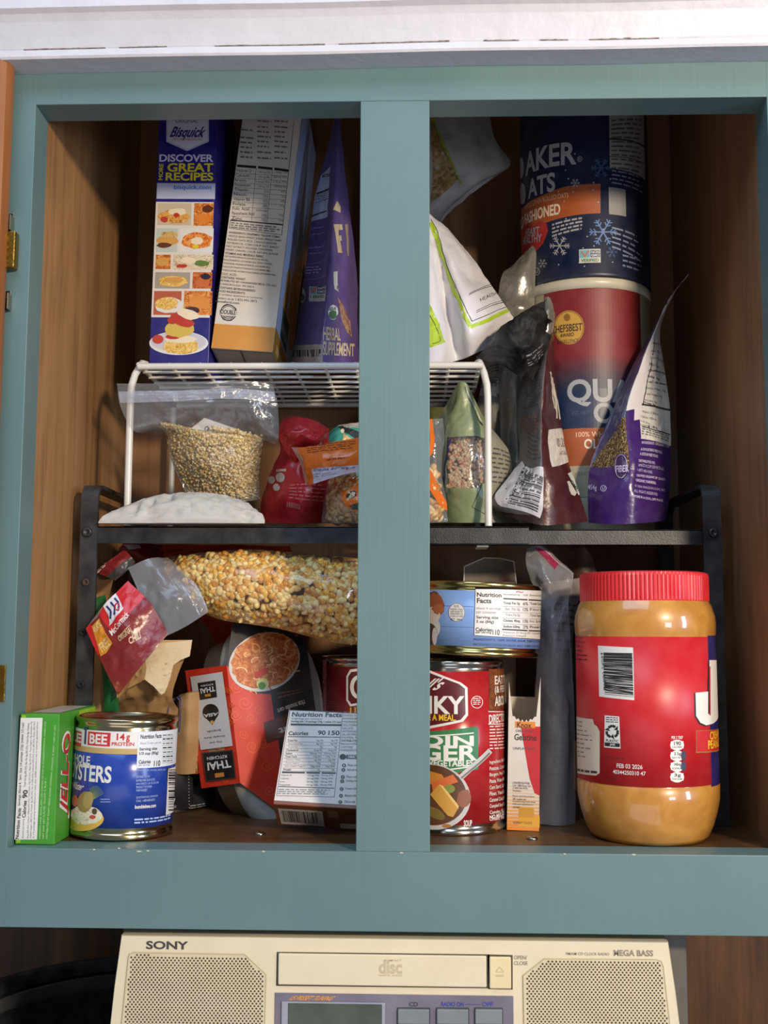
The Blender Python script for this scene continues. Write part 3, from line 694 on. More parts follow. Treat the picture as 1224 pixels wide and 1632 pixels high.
# oysters
t = thing('oyster_can', 'blue and white oyster can at front left of the cabinet floor', 'can', cyl_at(119, 277, 1343)[0])
c, r = cyl_at(120, 277, 1343); c.z = .0011; ax = (V((math.cos(.028), 0, -math.sin(.028))), V((0, 1, 0)), V((math.sin(.028), 0, math.cos(.028)))); OZ = P(195, 1149, c.y-r).z
tin(t, c, r, OZ, ax, rim=metal('brassy_tin', (205, 190, 150), .18))
BB = K(28, 62, 156, .22); b, p = wrap(t, c, r, OZ, .0085, OZ-.0085, BB, ax)
vw = p.S.inv(150, 1192)[1]; vg = p.S.inv(150, 1199)[1]; R = p.S.r; top = OZ-.0086
p.uvrect(-R*1.5, vw, R*1.6, top, WH, 1); p.uvrect(-R*1.5, vg-.0005, R*.50, vw+.0004, K(190, 160, 100), 2)
BR = K(196, 42, 44, .3)
p.rect(118, 1165, 130, 1189, BR, 2); p.rect(140, 1167, 176, 1189, BR, 2); p.text('LE', 119, 1168, 130, 1183, WH, .05, 3); p.text('BEE', 143, 1170, 171, 1186, WH, .05, 3); p.rect(135, 1162, 138, 1186, K(40, 50, 96), 3); p.tri([(133, 1163), (137, 1157), (141, 1163)], K(40, 50, 96), 3)
p.text('14', 186, 1169, 199, 1180, BR, .05, 2); p.text('g', 201, 1172, 207, 1183, BR, .03, 2); p.text('PROTEIN', 178, 1183, 214, 1189, BR, .04, 2)
p.text('WHOLE', 114, 1203, 144, 1217, WH, .03, 2); p.text('OYSTERS', 96, 1218, 178, 1245, WH, .045, 2); p.text('in Water', 114, 1247, 137, 1259, WH, .02, 2, .2); p.ell(118, 1260, 8, 14, K(72, 56, 130), 1.5)
p.ell(137, 1309, 29, 15, K(220, 176, 70), 3, 28, -.2); p.ell(137, 1299, 26, 15, blotch('crab_salad', ((200, 190, 150), (230, 226, 200), (206, 110, 70)), 260), 4, 24, 0, .1); p.ell(136, 1278, 12, 17, K(150, 128, 66), 5, 22, .2); p.ell(141, 1275, 8, 14, K(172, 150, 86), 6, 20, .2); p.ell(120, 1276, 5, 9, K(196, 100, 70), 5); p.ell(151, 1293, 4, 5, K(84, 70, 50), 6); p.ell(148, 1302, 5, 3, K(200, 70, 60), 6)
for i in range(12): a = -PI/2+i*.16-.6; p.line([(146, 1276), (152+18*math.cos(a)*.8, 1272+20*math.sin(a))], .8, K(120, 140, 90), 4)
p.small([(160, 1280), (178, 1280), (178, 1272), (160, 1272)], 2, K(120, 140, 190), 2, .5)
p.rect(219, 1165, 292, 1222, K(222, 226, 232), 3); bx = p.uvbox(220, 1168, 276, 1221)
p.text('Nutrition Facts', 224, 1170, 257, 1177, INK, .03, 4); p.text('About 2.5 serv. per can', 223, 1182, 256, 1187, GREY, 0, 4); p.text('Serving size', 222, 1191, 250, 1197, INK, .03, 4); p.text('1/3 cup (85g)', 222, 1198, 252, 1204, INK, .03, 4); p.text('Calories', 221, 1211, 240, 1217, INK, .03, 4); p.text('110', 245, 1212, 255, 1221, INK, .03, 4); p.text('per serving', 221, 1218, 238, 1221, INK, 0, 4)
for i, y in enumerate((1169, 1175, 1182, 1189, 1196, 1203, 1210)): p.small([(259, y+5), (275, y+4), (275, y), (259, y+1)], 1, INK if i % 2 else GREY, 4, .5, .1, 3); p.line([(258, y+6), (276, y+5)], .5, GREY, 4)
p.ptext('INGREDIENTS: OYSTERS, WATER, SALT', [(219, 1229), (264, 1228), (264, 1225), (219, 1226)], K(170, 190, 230), 0, 3)
for i, s_ in enumerate(('DISTRIBUTED BY', 'BUMBLE BEE SEAFOODS', 'SAN DIEGO, CA 92150 USA', 'PRODUCT OF KOREA', 'FARM RAISED', '', 'QUESTIONS OR COMMENTS?', 'CALL 1-800-800-8572', '')):
    if s_: p.text(s_, 217, 1236+i*5.4, 217+len(s_)*1.55, 1239.6+i*5.4, K(170, 190, 230), 0, 3)
p.text('bumblebee.com', 215, 1282, 248, 1288, WH, .03, 3); p.small([(214, 1314), (272, 1305), (272, 1296), (214, 1304)], 2, K(170, 190, 230), 3, .5, .05, 8)
p.bars([(266, 1224), (266, 1292), (280, 1292), (280, 1224)], INK, 1, 2); p.rect(266, 1222, 290, 1292, WH, 3); p.bars([(268, 1292), (268, 1226), (290, 1226), (290, 1292)], INK, 18, 4)
b.build('label', t)
# soup
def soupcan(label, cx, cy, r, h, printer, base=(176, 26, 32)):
    t = thing('soup_can', label, 'can', (cx, cy, 0), 'red soup cans'); c = V((cx, cy, 0)); tin(t, c, r, h)
    b, p = wrap(t, c, r, h, .008, h-.008, K(*base, .22)); printer(p); b.build('label', t)
MAR = K(92, 22, 28, .3); SGR = K(48, 122, 66, .3); SW = K(232, 226, 216, .35); SY_ = K(232, 190, 40, .35)
def soup(p):
    hx = [(560, 1100), (680, 1066), (735, 1088), (745, 1096), (746, 1140), (738, 1150), (680, 1162), (560, 1135)]
    p.tri(hx, SW, 2); cx, cy = 653, 1113; p.tri([(cx+(x-cx)*.955, cy+(y-cy)*.92) for x, y in hx], MAR, 3)
    p.text("Campbell's", 628, 1080, 718, 1105, SW, .02, 4, .25); p.text('CHUNKY', 600, 1108, 740, 1137, SW, .05, 4); p.text("SOUP THAT EATS LIKE A MEAL.", 600, 1137, 727, 1147, SY_, .04, 4)
    p.ring(760, 1119, 9.5, 10, 1, SW, 2); p.small([(754, 1124), (766, 1124), (766, 1112), (754, 1112)], 4, SW, 2, .4, .1, 2)
    p.rect(779, 1066, 806, 1132, BRN, 2); p.rect(779, 1066, 806, 1130, blotch('toast_print', ((70, 34, 16), (120, 64, 30), (150, 90, 44)), 140), 3); p.text('EAT IT', 788, 1076, 812, 1090, SW, .04, 4); p.text('(& FEEL)', 788, 1092, 814, 1106, SW, .02, 4); p.text('ABOUT', 788, 1108, 814, 1124, SW, .05, 4)
    p.tri([(600, 1168), (680, 1166), (757, 1158), (762, 1160), (762, 1226), (735, 1230), (600, 1246)], SGR, 2); p.line([(640, 1173), (755, 1168)], 2, SW, 3); p.text('SIRLOIN', 628, 1172, 755, 1189, SW, .05, 3); p.text('BURGER', 622, 1187, 760, 1212, SW, .05, 3); p.text('WITH COUNTRY VEGETABLES', 600, 1210, 754, 1220, SW, .03, 3); p.line([(640, 1231), (748, 1222)], 2, SW, 3)
    for a, (y0, y1, s_) in enumerate(((1134, 1151, 'DIRECTIONS'),)): p.text(s_, 779, y0+3, 818, y1, SW, .04, 3); p.line([(778, y0), (806, y0)], 1.5, SW, 3); p.line([(778, y1+3), (806, y1+2)], 1.5, SW, 3)
    p.small([(780, 1196), (806, 1194), (806, 1154), (780, 1156)], 8, SW, 3, .35, .1, 4)
    for i, s_ in enumerate(('Ingredients: Beef Stock,', 'Potatoes, Carrots, Beef', 'Burgers, Peas, Tomato', 'Paste, Water, Modified', 'Corn Starch, Salt, Wheat', 'Flour, Yeast Extract,', 'Caramel Color, Beef Fat,', 'Campbell Soup Company', 'Camden, NJ, U.S.A.', 'Contains: Wheat, Milk')): p.ptext(s_, [(780, 1219+i*10), (812, 1213+i*10), (812, 1206+i*10), (780, 1212+i*10)], SW, .012, 3)
    p.text('NO MSG ADDED', 780, 1296, 812, 1302, SW, .03, 3)
    SP = K(196, 192, 186, .3); SPD = K(120, 112, 104, .3)
    p.ell(690, 1270, 60, 52, SP, 4, 36, .2); p.ell(688, 1267, 56, 48, K(92, 54, 26, .35), 5, 36, .2)
    p.line([(733, 1240), (748, 1226), (781, 1196)], 9, SP, 4); p.line([(735, 1240), (748, 1229), (780, 1200)], 3, SPD, 5)
    p.tri([(683, 1228), (704, 1234), (712, 1246), (686, 1250), (676, 1240)], K(200, 128, 44), 6); p.tri([(688, 1247), (722, 1234), (730, 1246), (690, 1260)], K(210, 104, 48), 7); p.tri([(686, 1266), (700, 1250), (730, 1288), (722, 1302), (714, 1300)], K(206, 152, 60), 8); p.tri([(700, 1250), (706, 1252), (731, 1284), (730, 1289)], K(232, 190, 110), 9)
    p.ell(716, 1257, 9, 7, K(132, 138, 60), 8); p.ell(739, 1272, 11, 15, K(142, 82, 52), 7, 18, .3, .1); p.ell(694, 1296, 17, 8, K(120, 100, 36), 7, 18, .5); p.ell(712, 1316, 7, 3, K(170, 110, 40), 7)
    p.text('SOUP', 739, 1307, 752, 1317, SW, .03, 3)
sc_, _ = cyl_at(None, 804, 1333, .043)
sh_ = P(735, 1053, sc_.y-.043).z
soupcan('red soup can with a sirloin burger picture right of the centre stile', sc_.x, sc_.y, .043, sh_, soup)
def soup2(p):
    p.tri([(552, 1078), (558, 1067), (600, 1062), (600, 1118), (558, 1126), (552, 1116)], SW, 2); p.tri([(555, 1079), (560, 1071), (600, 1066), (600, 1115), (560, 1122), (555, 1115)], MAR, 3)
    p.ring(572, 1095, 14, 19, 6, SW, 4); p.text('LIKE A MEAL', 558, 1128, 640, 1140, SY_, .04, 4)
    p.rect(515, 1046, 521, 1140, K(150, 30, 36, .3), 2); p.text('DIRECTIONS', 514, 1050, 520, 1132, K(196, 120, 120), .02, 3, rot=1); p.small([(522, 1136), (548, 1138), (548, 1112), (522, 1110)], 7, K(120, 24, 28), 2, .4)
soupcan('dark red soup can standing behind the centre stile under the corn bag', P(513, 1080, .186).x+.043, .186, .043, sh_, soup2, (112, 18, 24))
# flat meat tin, tilted on the soup can
a_ = .040; ax = (V((math.cos(a_), 0, -math.sin(a_))), V((0, 1, 0)), V((math.sin(a_), 0, math.cos(a_))))
r, h = .0505, .0555; c = V((P(860, 990, sc_.y).x-.0510, sc_.y, sh_+.0035))
t = thing('meat_can', 'flat light blue meat can tilted on top of the soup can', 'can', c)
tin(t, c, r, h, ax, rim=metal('gilt_tin', (196, 176, 112), .2)); LB = K(130, 164, 220, .24)
b, p = wrap(t, c, r, h, .007, h-.007, LB, ax)
for y in (965, 998, 1020): p.line([(683, y), (755, y+2)], .9, K(90, 118, 172), 1)
p.ell(672, 1000, 30, 26, K(206, 206, 200), 2); p.ell(690, 955, 13, 13, K(112, 62, 40), 2, 18, 0, .1); p.ell(696, 962, 11, 18, K(160, 86, 50), 3, 18, -.4, .12); p.ell(699, 970, 9, 7, K(180, 104, 64), 4, 14, .3, .1); p.ell(688, 980, 14, 13, K(222, 206, 190), 3); p.ell(684, 1010, 13, 17, K(70, 44, 40), 3); p.ell(693, 1014, 4, 14, K(214, 206, 200), 4)
p.ell(728, 976, 13.5, 15, WH, 2, 26); p.ring(728, 976, 13.3, 14.8, .6, INK, 3); p.text('U.S.', 724, 964, 732, 968, INK, .01, 3)
for i, s_ in enumerate(('INSPECTED', 'AND PASSED BY', 'DEPARTMENT OF', 'AGRICULTURE')): p.text(s_, 718, 970+i*3.6, 738, 972.6+i*3.6, INK, 0, 3)
p.text('EST. 246A', 719, 985.5, 737, 989, INK, .01, 3)
p.quad([(755, 1013), (870, 1020), (870, 941), (757, 938)], INK, 2); p.quad([(756, 1012.3), (870, 1019.3), (870, 942), (758, 939)], WH, 3)
def tt(s_, x0, y0, x1, y1, b=0, m=INK, sl=.03):
    d = (x1-x0)*sl; p.ptext(s_, [(x0, y1), (x1, y1+d), (x1, y0+d), (x0, y0)], m, b, 4)
tt('Nutrition', 760, 944, 799, 951, .04); tt('Facts', 760, 953, 783, 961, .04); tt('about 4 servings', 759, 967, 798, 972, 0, GREY); tt('per container', 759, 973, 791, 979, 0, GREY); tt('Serving size', 759, 981, 794, 987, .02); tt('3 oz (84g)', 759, 988, 787, 994, .02); tt('Calories', 758, 1000, 784, 1006, .04); tt('per serving', 758, 1006, 783, 1010, .02); tt('110', 785, 1003, 796, 1012, .02)
tt('Amount/serving', 802, 946, 828, 949, 0); tt('% DV', 834, 947, 841, 950, 0); tt('Amount/serving', 843, 947, 868, 951, 0)
for i, (s_, s2) in enumerate((('Total Fat 5g', '6%'), ('Sat. Fat 2g', '12%'), ('Trans Fat 0g', ''), ('Cholest. 40mg', '13%'), ('Sodium 620mg', '27%'))):
    y = 959+i*9.3; tt(s_, 802+(3 if i in (1, 2) else 0), y, 828, y+5, .02 if i in (0, 3, 4) else 0, INK if i in (0, 3, 4) else GREY)
    if s2: tt(s2, 833, y+.6, 841, y+5.6, .01)
    tt(('Total Carb. 2g', 'Fiber 0g', 'Total Sugars 1g', 'Incl. 0g Added', 'Protein 15g')[i], 844, y+1, 872, y+6, .02 if i in (0, 4) else 0)
    p.line([(801, y+7.5), (841, y+8.6)], .5, GREY, 4); p.line([(843, y+8.6), (870, y+9.6)], .5, GREY, 4)
p.line([(802, 954), (840, 956)], 2, INK, 4); p.line([(842, 956), (868, 957.5)], 2, INK, 4); p.line([(800, 1003), (840, 1005)], 2, INK, 4); p.line([(842, 1005), (868, 1006)], 2, INK, 4); tt('Vitamin D 0mcg 0% · Calcium 20mg 2%', 801, 1006, 868, 1010, 0, GREY); tt('Potassium 310mg 6%', 801, 1011, 838, 1015, 0, GREY)
tt('INGREDIENTS: TRIPE, WATER, SUGAR, TOMATO PASTE, MODIFIED', 755, 1017, 862, 1021, .01, K(60, 76, 120)); tt('MODIFIED FOOD STARCH, SALT, CORN, SPICES, SEASONING', 755, 1025, 862, 1029, .01, K(60, 76, 120))
p.text('~', 822, 942, 834, 945, K(200, 120, 130), .02, 3)
b.build('label', t)

# ---- peanut butter jar
jc_, JR = cyl_at(918, 1141, 1355); JX, JY = jc_.x, jc_.y; JR = min(JR, .0545); JX = P(918, 1100, JY).x+JR
t = thing('peanut_butter_jar', 'large peanut butter jar with a red lid and red label at front right', 'jar', (JX, JY, 0))
PBM = mat('peanut_butter', lambda n: (lambda q: (q.l(q.ramp(q.noise(q.coords(), 60, 4, .6), [(.3, C(176, 116, 42)), (.7, C(200, 142, 64))]), q.b.inputs['Base Color']), q.set(Roughness=.32, Coat_Weight=.9, Coat_Roughness=.06), q.m)[-1])(NT(n)))
b = MB(); jz = lambda py: P(1030, py, JY-JR*.9).z
LT = jz(909); LBm = jz(957); zs0 = jz(1008); zs1 = jz(1263)
prof = [(0, .004), (.030, .004), (.036, .0008), (.0415, .0005), (.0450, .004), (.0485, .012), (.0512, .021), (.0530, .030), (.0533, zs1+.002), (.0524, zs1+.003), (.0522, zs1+.005)]
prof += [(.0522, zs0-.004), (.0533, zs0-.001), (.0535, zs0+.007), (.0530, zs0+.012), (.0505, zs0+.020), (.0475, zs0+.025), (.0466, zs0+.028), (.0466, LBm+.004)]
prof = [(a_*JR/.0535, b_) for a_, b_ in prof]; b.lathe(prof, (JX, JY, 0), PBM, 96); b.build('jar_body', t)
b = MB(); rl = (P(1128, 935, JY).x-P(923, 935, JY).x)/2*.985; REDL = K(206, 34, 40, .3)
b.lathe([(rl*.95, LBm+.001), (rl*.995, LBm), (rl, LBm+.001), (rl, LT-.003), (rl*.985, LT-.0008), (rl*.95, LT), (rl*.90, LT-.0012), (0, LT-.0012)], (JX, JY, 0), REDL, 288, rib=lambda k, i: .988 if (i in (2, 3) and k % 3 == 0) else 1, smooth=False); tag(b.build('lid', t), 'ribbed red lid')
R = .0528*JR/.0535; b = MB(); JRD = K(196, 24, 32, .38); b.lathe([(R-.0004, zs1+.004), (R, zs1+.004), (R, zs0-.003), (R-.0004, zs0-.003)], (JX, JY, 0), JRD, 120); p = Print(b, Cyl((JX, JY, 0), R))
p.rect(1131, 1004, 1150, 1262, K(26, 20, 96, .3), 1)
p.quad([(955, 1110), (1011, 1116), (1009, 1032), (953, 1029)], WH, 1); p.bars([(962, 1100), (962, 1040), (1008, 1041), (1009, 1108)], INK, 29, 2)
p.k = 2
p.ptext('51500 24094', [(963, 1098), (957, 1040), (961, 1040), (967, 1098)], INK, 0, 2)
p.bars([(964, 1106), (962, 1040), (1007, 1041), (1010, 1111)], INK, 28, 3)
ic = [(964, 1147), (986, 1147), (988, 1190), (965, 1190)]
p.quad([(963, 1191), (989, 1193), (987, 1142), (964, 1140)], WH, 2); p.rect(964, 1184, 988, 1190, INK, 3); p.text('JAR', 972, 1185.2, 981, 1189.2, WH, .02, 4); p.text('PLASTIC', 966, 1178.5, 986, 1183, INK, .02, 3); p.small([(966, 1152), (986, 1153), (986, 1143), (966, 1142)], 3, INK, 3, .4, .1, 4)
for i in range(3):
    a = i*2*PI/3-PI/2; x, y = 976, 1166; p.line([(x+9*math.cos(a-.75), y+9*math.sin(a-.75)), (x+9.5*math.cos(a), y+9.5*math.sin(a)), (x+9*math.cos(a+.6), y+9*math.sin(a+.6))], 4, INK, 3); e_ = a+.75; p.tri([(x+13*math.cos(e_), y+13*math.sin(e_)), (x+3.5*math.cos(e_), y+3.5*math.sin(e_)), (x+9*math.cos(e_+.55), y+9*math.sin(e_+.55))], INK, 3)
p.text('BEST IF USED BY', 965, 1207, 997, 1210.5, K(110, 16, 22), .01, 2); p.text('FEB 03 2026', 983, 1218, 1024, 1225, WH, .01, 2); p.text('40344250310 47', 977, 1228.5, 1029, 1235, WH, .01, 2); p.text('PLEASE RECYCLE', 965, 1239, 982, 1242, K(110, 16, 22), .01, 2)
p.tri([(917, 1141), (945, 1146), (947, 1154), (952, 1158), (956, 1166), (956, 1232), (950, 1236), (920, 1231)], K(214, 200, 174), 2); p.small([(919, 1208), (946, 1212), (944, 1150), (918, 1146)], 9, GREY, 3, .25, .4, 3); p.small([(919, 1229), (954, 1234), (954, 1228), (919, 1222)], 1, INK, 3, .6, .05, 6)
p.small([(916, 1054), (938, 1056), (938, 1014), (916, 1012)], 6, K(130, 20, 26), 2, .3, .3, 3)
p.tri([(1128, 1054), (1141, 1054), (1142, 1142), (1134, 1155), (1124, 1158), (1114, 1154), (1107, 1142), (1106, 1104), (1127, 1102)], INK, 3); p.tri([(1130, 1052), (1144, 1052), (1144, 1142), (1136, 1153), (1125, 1156), (1116, 1152), (1109, 1141), (1108, 1104), (1128, 1102), (1128, 1138), (1130, 1138)], SW, 4); p.line([(1130.5, 1062), (1131, 1140)], 2, JRD, 5)
p.tri([(1109, 1164), (1146, 1161), (1146, 1196), (1109, 1200)], K(150, 110, 40), 2); p.tri([(1110, 1165), (1146, 1162), (1146, 1194), (1110, 1198)], JRD, 3); p.text('CREAMY', 1131, 1164, 1152, 1177, SY_, .04, 4); p.text('PEANUT', 1128, 1178, 1152, 1192, SY_, .04, 4)
p.text('PER 2 TBSP', 1070, 1173, 1088, 1178, SW, .01, 2)
for y0, a1, a2 in ((1180, '190', 'CALORIES'), (1197, '3.5g', 'SAT FAT'), (1214, '140mg', 'SODIUM'), (1231, '3g', 'TOTAL SUGARS')):
    p.ell(1079, y0+7.5, 11, 8.5, SW, 2, 24); p.rect(1069, y0+1.5, 1089, y0+13, SW, 3); p.text(a1, 1074, y0+1.5, 1085, y0+8, INK, .02, 4); p.text(a2, 1071, y0+9, 1087, y0+12, INK, .01, 4)
    if a1 in ('3.5g', '140mg'): p.ell(1089, y0+7, 4, 8, K(36, 30, 60), 5)
tag(b.build('label', t), 'red paper label')

# ---- gelatine carton, torn open at the top
t = thing('gelatine_box', 'small narrow gelatine carton with torn top beside the soup can', 'box', P(834, 1322, .09))
o, U, Vv, N, w, h = basis((808, 1318, .084), (859, 1320, .083), (813, 1140, .084)); o.z = .0006
hh = P(834, 1134, .084).z; D_ = .05; mb = MB(); GW = K(222, 214, 204); GIN = K(150, 138, 120)
nn = 16
def topz(f): return hh*(1.0-.085*math.sin(PI*f)**.8)+(.022*max(0, (.12-f)/.12) if f < .12 else 0)+(.026*max(0, (f-.88)/.12) if f > .88 else 0)+.0012*math.sin(f*47)
fr = [[o+U*w*i/nn for i in range(nn+1)], [o+U*w*i/nn+Vv*topz(i/nn) for i in range(nn+1)]]
mb.grid(fr, GW, False); bk = [[x-N*D_ for x in r_] for r_ in [fr[0], [o+U*w*i/nn+Vv*(hh+.008) for i in range(nn+1)]]]; mb.grid([r_[::-1] for r_ in bk], GW, False)
for e in (0, nn):
    sd = [[fr[0][e]-N*D_*i/8 for i in range(9)], [fr[0][e]+Vv*(hh+.024-.012*abs(math.sin(i*2.2)))-N*D_*i/8 for i in range(9)]]; sd[1][0] = fr[1][e]; mb.grid(sd, GW if e else K(206, 196, 184), False)
mb.face([fr[0][0], fr[0][-1], bk[0][-1], bk[0][0]], GW)
inn = MB()
F = Flat(o+N*.0001, U, Vv); p = Print(mb, F)
GO = K(232, 138, 44); GR = K(196, 34, 40)
g0 = F.inv(814, 1246)[1]
for i in range(14): f_ = i/13; p.uvrect(0, g0*(1-f_)*.98, w, g0*(1-f_*.93), K(int(222+10*f_), int(214-76*f_), int(204-160*f_)), 1+i*.02)
p.tri([(830, 1158), (861, 1158), (860, 1268), (852, 1264), (844, 1240)], GR, 2)
p.rect(821, 1150, 853, 1160, GO, 3); p.text('Knox', 824, 1151, 847, 1160, INK, .02, 4); p.text('ORIGINAL', 822, 1163, 851, 1167, DGREY, 0, 4); p.text('Gelatine', 820, 1170, 855, 1180, INK, .01, 4); p.text('UNFLAVORED', 818, 1191, 854, 1195, DGREY, 0, 4)
for i, s_ in enumerate(('CONSUMER RELATIONS', 'Call 1-800-Knox Gel', '(1-800-566-9435)', 'Weekdays.', '', 'Please send the product', 'UPC number and', 'manufacturing code along', 'with your questions or', 'comments.')):
    if s_: p.text(s_, 817, 1246+i*4.3, 817+len(s_)*1.5, 1249.4+i*4.3, K(70, 44, 30), 0, 3)
p.rect(827, 1287, 851, 1303, K(206, 150, 56), 3); p.rect(827, 1300, 860, 1318, K(226, 164, 50), 2.5); p.text('© KRAFT FOODS', 818, 1309, 848, 1313, DGREY, 0, 4)
mb.build('carton', t)

# ---- green gelatin dessert carton
t = thing('gelatin_dessert_box', 'bright green gelatin dessert carton standing against the left wall', 'box', P(55, 1347, .05))
o, U, Vv, N, w, h = basis((18, 1347, .0115), (81, 1348, .0115), (26, 1139, .0115)); o.z = .0004; o.x = max(o.x, X0+.0012)
D_ = .088; GG = K(66, 150, 40, .35); YG = K(150, 186, 40, .35); mb = MB(); mb.box(o, U*w, -N*D_, Vv*h, GG, .0006)
F = Flat(o+N*.0001, U, Vv); p = Print(mb, F); p.uvrect(.001, .001, .004, h-.001, YG, 1)
p.quad([(23, 1338), (59, 1338), (68, 1144), (33, 1144)], WH, 2)
def vt(s_, xb, yb, xt, yt, wd, b=0, m=INK): p.ptext(s_, [(xb+wd, yb), (xt+wd, yt), (xt, yt), (xb, yb)], m, b, 3)
vt('Nutrition Facts', 24.5, 1337, 28.5, 1288, 5.5, .03); vt('Servings: About 4,  Serv. Size 1/4 package (22g) (makes 1/2 cup)', 28.5, 1284, 34.5, 1152, 5, .012); vt('Amount per serving', 35, 1336, 36, 1305, 3.5, 0); vt('Calories', 35, 1303, 37, 1276, 6, .03); vt('90', 35.5, 1272, 37, 1259, 8, .03); vt('Total Fat 0g (0% DV), Sat. Fat 0g (0% DV), Trans Fat 0g, Cholest.', 38, 1254, 44, 1152, 4, .008)
for i, s_ in enumerate(('0mg (0% DV), Sodium 100mg (4% DV), Total Carb. 19g (7% DV), Fiber 0g (0% DV), Total Sugars 19g (Includes 19g', 'Added Sugars, 38% DV), Protein 2g (4% DV), Vit. D (0% DV), Calcium (0% DV), Iron (0% DV), Potas. (0% DV)', 'A 1/4 package serving contributes to a daily diet. 2,000 calories a day is used for general advice.')): vt(s_, 43+i*4.6, 1336, 49+i*4.7, 1150, 3.2, 0)
for i, s_ in enumerate(('INGREDIENTS: SUGAR, GELATIN, ADIPIC ACID, CONTAINS LESS THAN 2% OF DISODIUM PHOSPHATE, FUMARIC ACID', 'NAT AND ART FLAVOR, YELLOW 5, BLUE 1.', 'DISTRIBUTED BY KRAFT HEINZ FOODS COMPANY, CHICAGO, IL 60601  1-800-431-1001')): vt(s_, 62+i*5.5, 1337, (71, 68, 80)[i]+i*3.4, (1150, 1240, 1156)[i], 3, 0, K(196, 226, 170))
Fr = Flat(o+U*(w+.0001), -N, Vv); q_ = Print(mb, Fr); vy = Fr.inv(120, 1140)[1]; q_.uvrect(.045, h-.016, D_-.0005, h-.0008, YG, 1)
s_ = 'JELL-O'; q_.ptext(s_, [(110, 1306), (117, 1158), (99, 1170), (94, 1292)], WH, .12, 2); q_.ptext(s_, [(108.5, 1300), (115.5, 1163), (101, 1173), (96, 1287)], K(196, 34, 40, .3), .06, 4)
Ft = Flat(o+Vv*(h+.0001), U, -N); q_ = Print(mb, Ft); q_.uvrect(.004, .012, w-.004, D_-.008, K(206, 196, 190), 1); q_.uvrect(.006, .016, w-.006, D_-.012, K(190, 176, 170), 2)
mb.build('carton', t)

# ---- pudding carton leaning back
t = thing('pudding_box', 'white and brown pudding carton leaning back in front of the centre stile', 'box', P(500, 1324, .07))
o, U, Vv, N, w, h = basis((435, 1289, .050), (566, 1297, .047), (460, 1138, .098)); w = .085
th = o.z/abs(-N.z)*1.0 if abs(N.z) > .05 else .03
th = min(max(th*.97, .02), .045)
PBR = K(124, 66, 30); PIV = K(222, 212, 206); mb = MB(); mb.box(o, U*w, -N*th, Vv*h, PBR, .0006)
dz = .0006-min(v.z for v in mb.v)
F = Flat(o+N*.0001, U, Vv); p = Print(mb, F); e0 = F.inv(437, 1283)[1]; p.uvrect(.0004, e0, w-.0004, h-.0004, PIV, 1)
k3 = lambda x, y: (270+x/3.709, 1000+y/3.709)
def kq(*a): return [k3(*q) for q in a]
p.line(kq((712, 515), (1025, 525), (975, 1030), (633, 1022), (712, 515)), .8, INK, 2)
p.ptext('Nutrition Facts', kq((723, 553), (1018, 557), (1020, 530), (727, 526)), INK, .035, 2); p.ptext('4 servings per container', kq((720, 573), (905, 576), (905, 562), (722, 559)), DGREY, 0, 2); p.ptext('Serving size 1/4 package (24g / makes 1/2 cup)', kq((717, 590), (1014, 594), (1015, 579), (719, 575)), INK, .02, 2); p.line(kq((716, 600), (1016, 604)), 3, INK, 2)
p.ptext('Calories', kq((702, 664), (820, 664), (822, 640), (706, 640)), INK, .035, 2); p.ptext('90', kq((876, 662), (922, 663), (924, 636), (879, 635)), INK, .03, 2); p.ptext('150', kq((938, 663), (1005, 664), (1007, 637), (941, 636)), INK, .03, 2); p.line(kq((700, 672), (1008, 676)), 1.2, INK, 2)
for i, (a, b_, c_) in enumerate((('Total Fat', '0g 0%', '0g 0%'), ('  Saturated Fat', '0g 0%', '0g 0%'), ('  Trans Fat', '0g', '0g'), ('Cholesterol', '0mg 0%', '0mg 0%'), ('Sodium', '380mg 17%', '430mg 20%'), ('Total Carb.', '23g 8%', '29g 11%'), ('  Dietary Fiber', '0g 0%', '0g 0%'), ('  Total Sugars', '18g', '24g'), ('  Incl. Added Sugars', '18g 36%', '18g 36%'), ('Protein', '0g', '4g'))):
    y = 700+i*19.3; x = 698-i*2.7+(8 if a[0] == ' ' else 0); bw = len(a.strip())*6.4
    p.ptext(a.strip(), kq((x, y), (x+bw, y+.5), (x+bw, y-12), (x, y-12)), INK if a[0] != ' ' else GREY, .02 if a[0] != ' ' else 0, 2); p.line(kq((690-i*2.7, y+4), (1003-i*2.3, y+6)), .4, DGREY, 2)
    for xx, q_ in ((910-i*2.3, b_), (995-i*2.3, c_)): p.ptext(q_, kq((xx-len(q_)*8, y+2), (xx, y+2), (xx, y-10), (xx-len(q_)*8, y-10)), INK, 0, 2)
for a in (((665, 884), (800, 886)), ((810, 886), (890, 887)), ((900, 887), (982, 889))): p.line(kq(*a), 2.4, INK, 2)
for i, a in enumerate(('Vitamin D', 'Calcium', 'Iron', 'Potassium')):
    y = 906+i*19; x = 660-i*3; p.ptext(a, kq((x, y), (x+len(a)*7, y), (x+len(a)*7, y-11), (x, y-11)), DGREY, 0, 2)
    for xx in (885-i*2.5, 968-i*2.5): p.ptext('0mg 0%', kq((xx-68, y+2), (xx, y+2), (xx, y-9), (xx-68, y-9)), DGREY, 0, 2)
p.line(kq((645, 968), (975, 978)), 1.2, INK, 2); p.small(kq((640, 1016), (965, 1020), (968, 985), (646, 980)), 3, GREY, 2, .45, .15, 10)
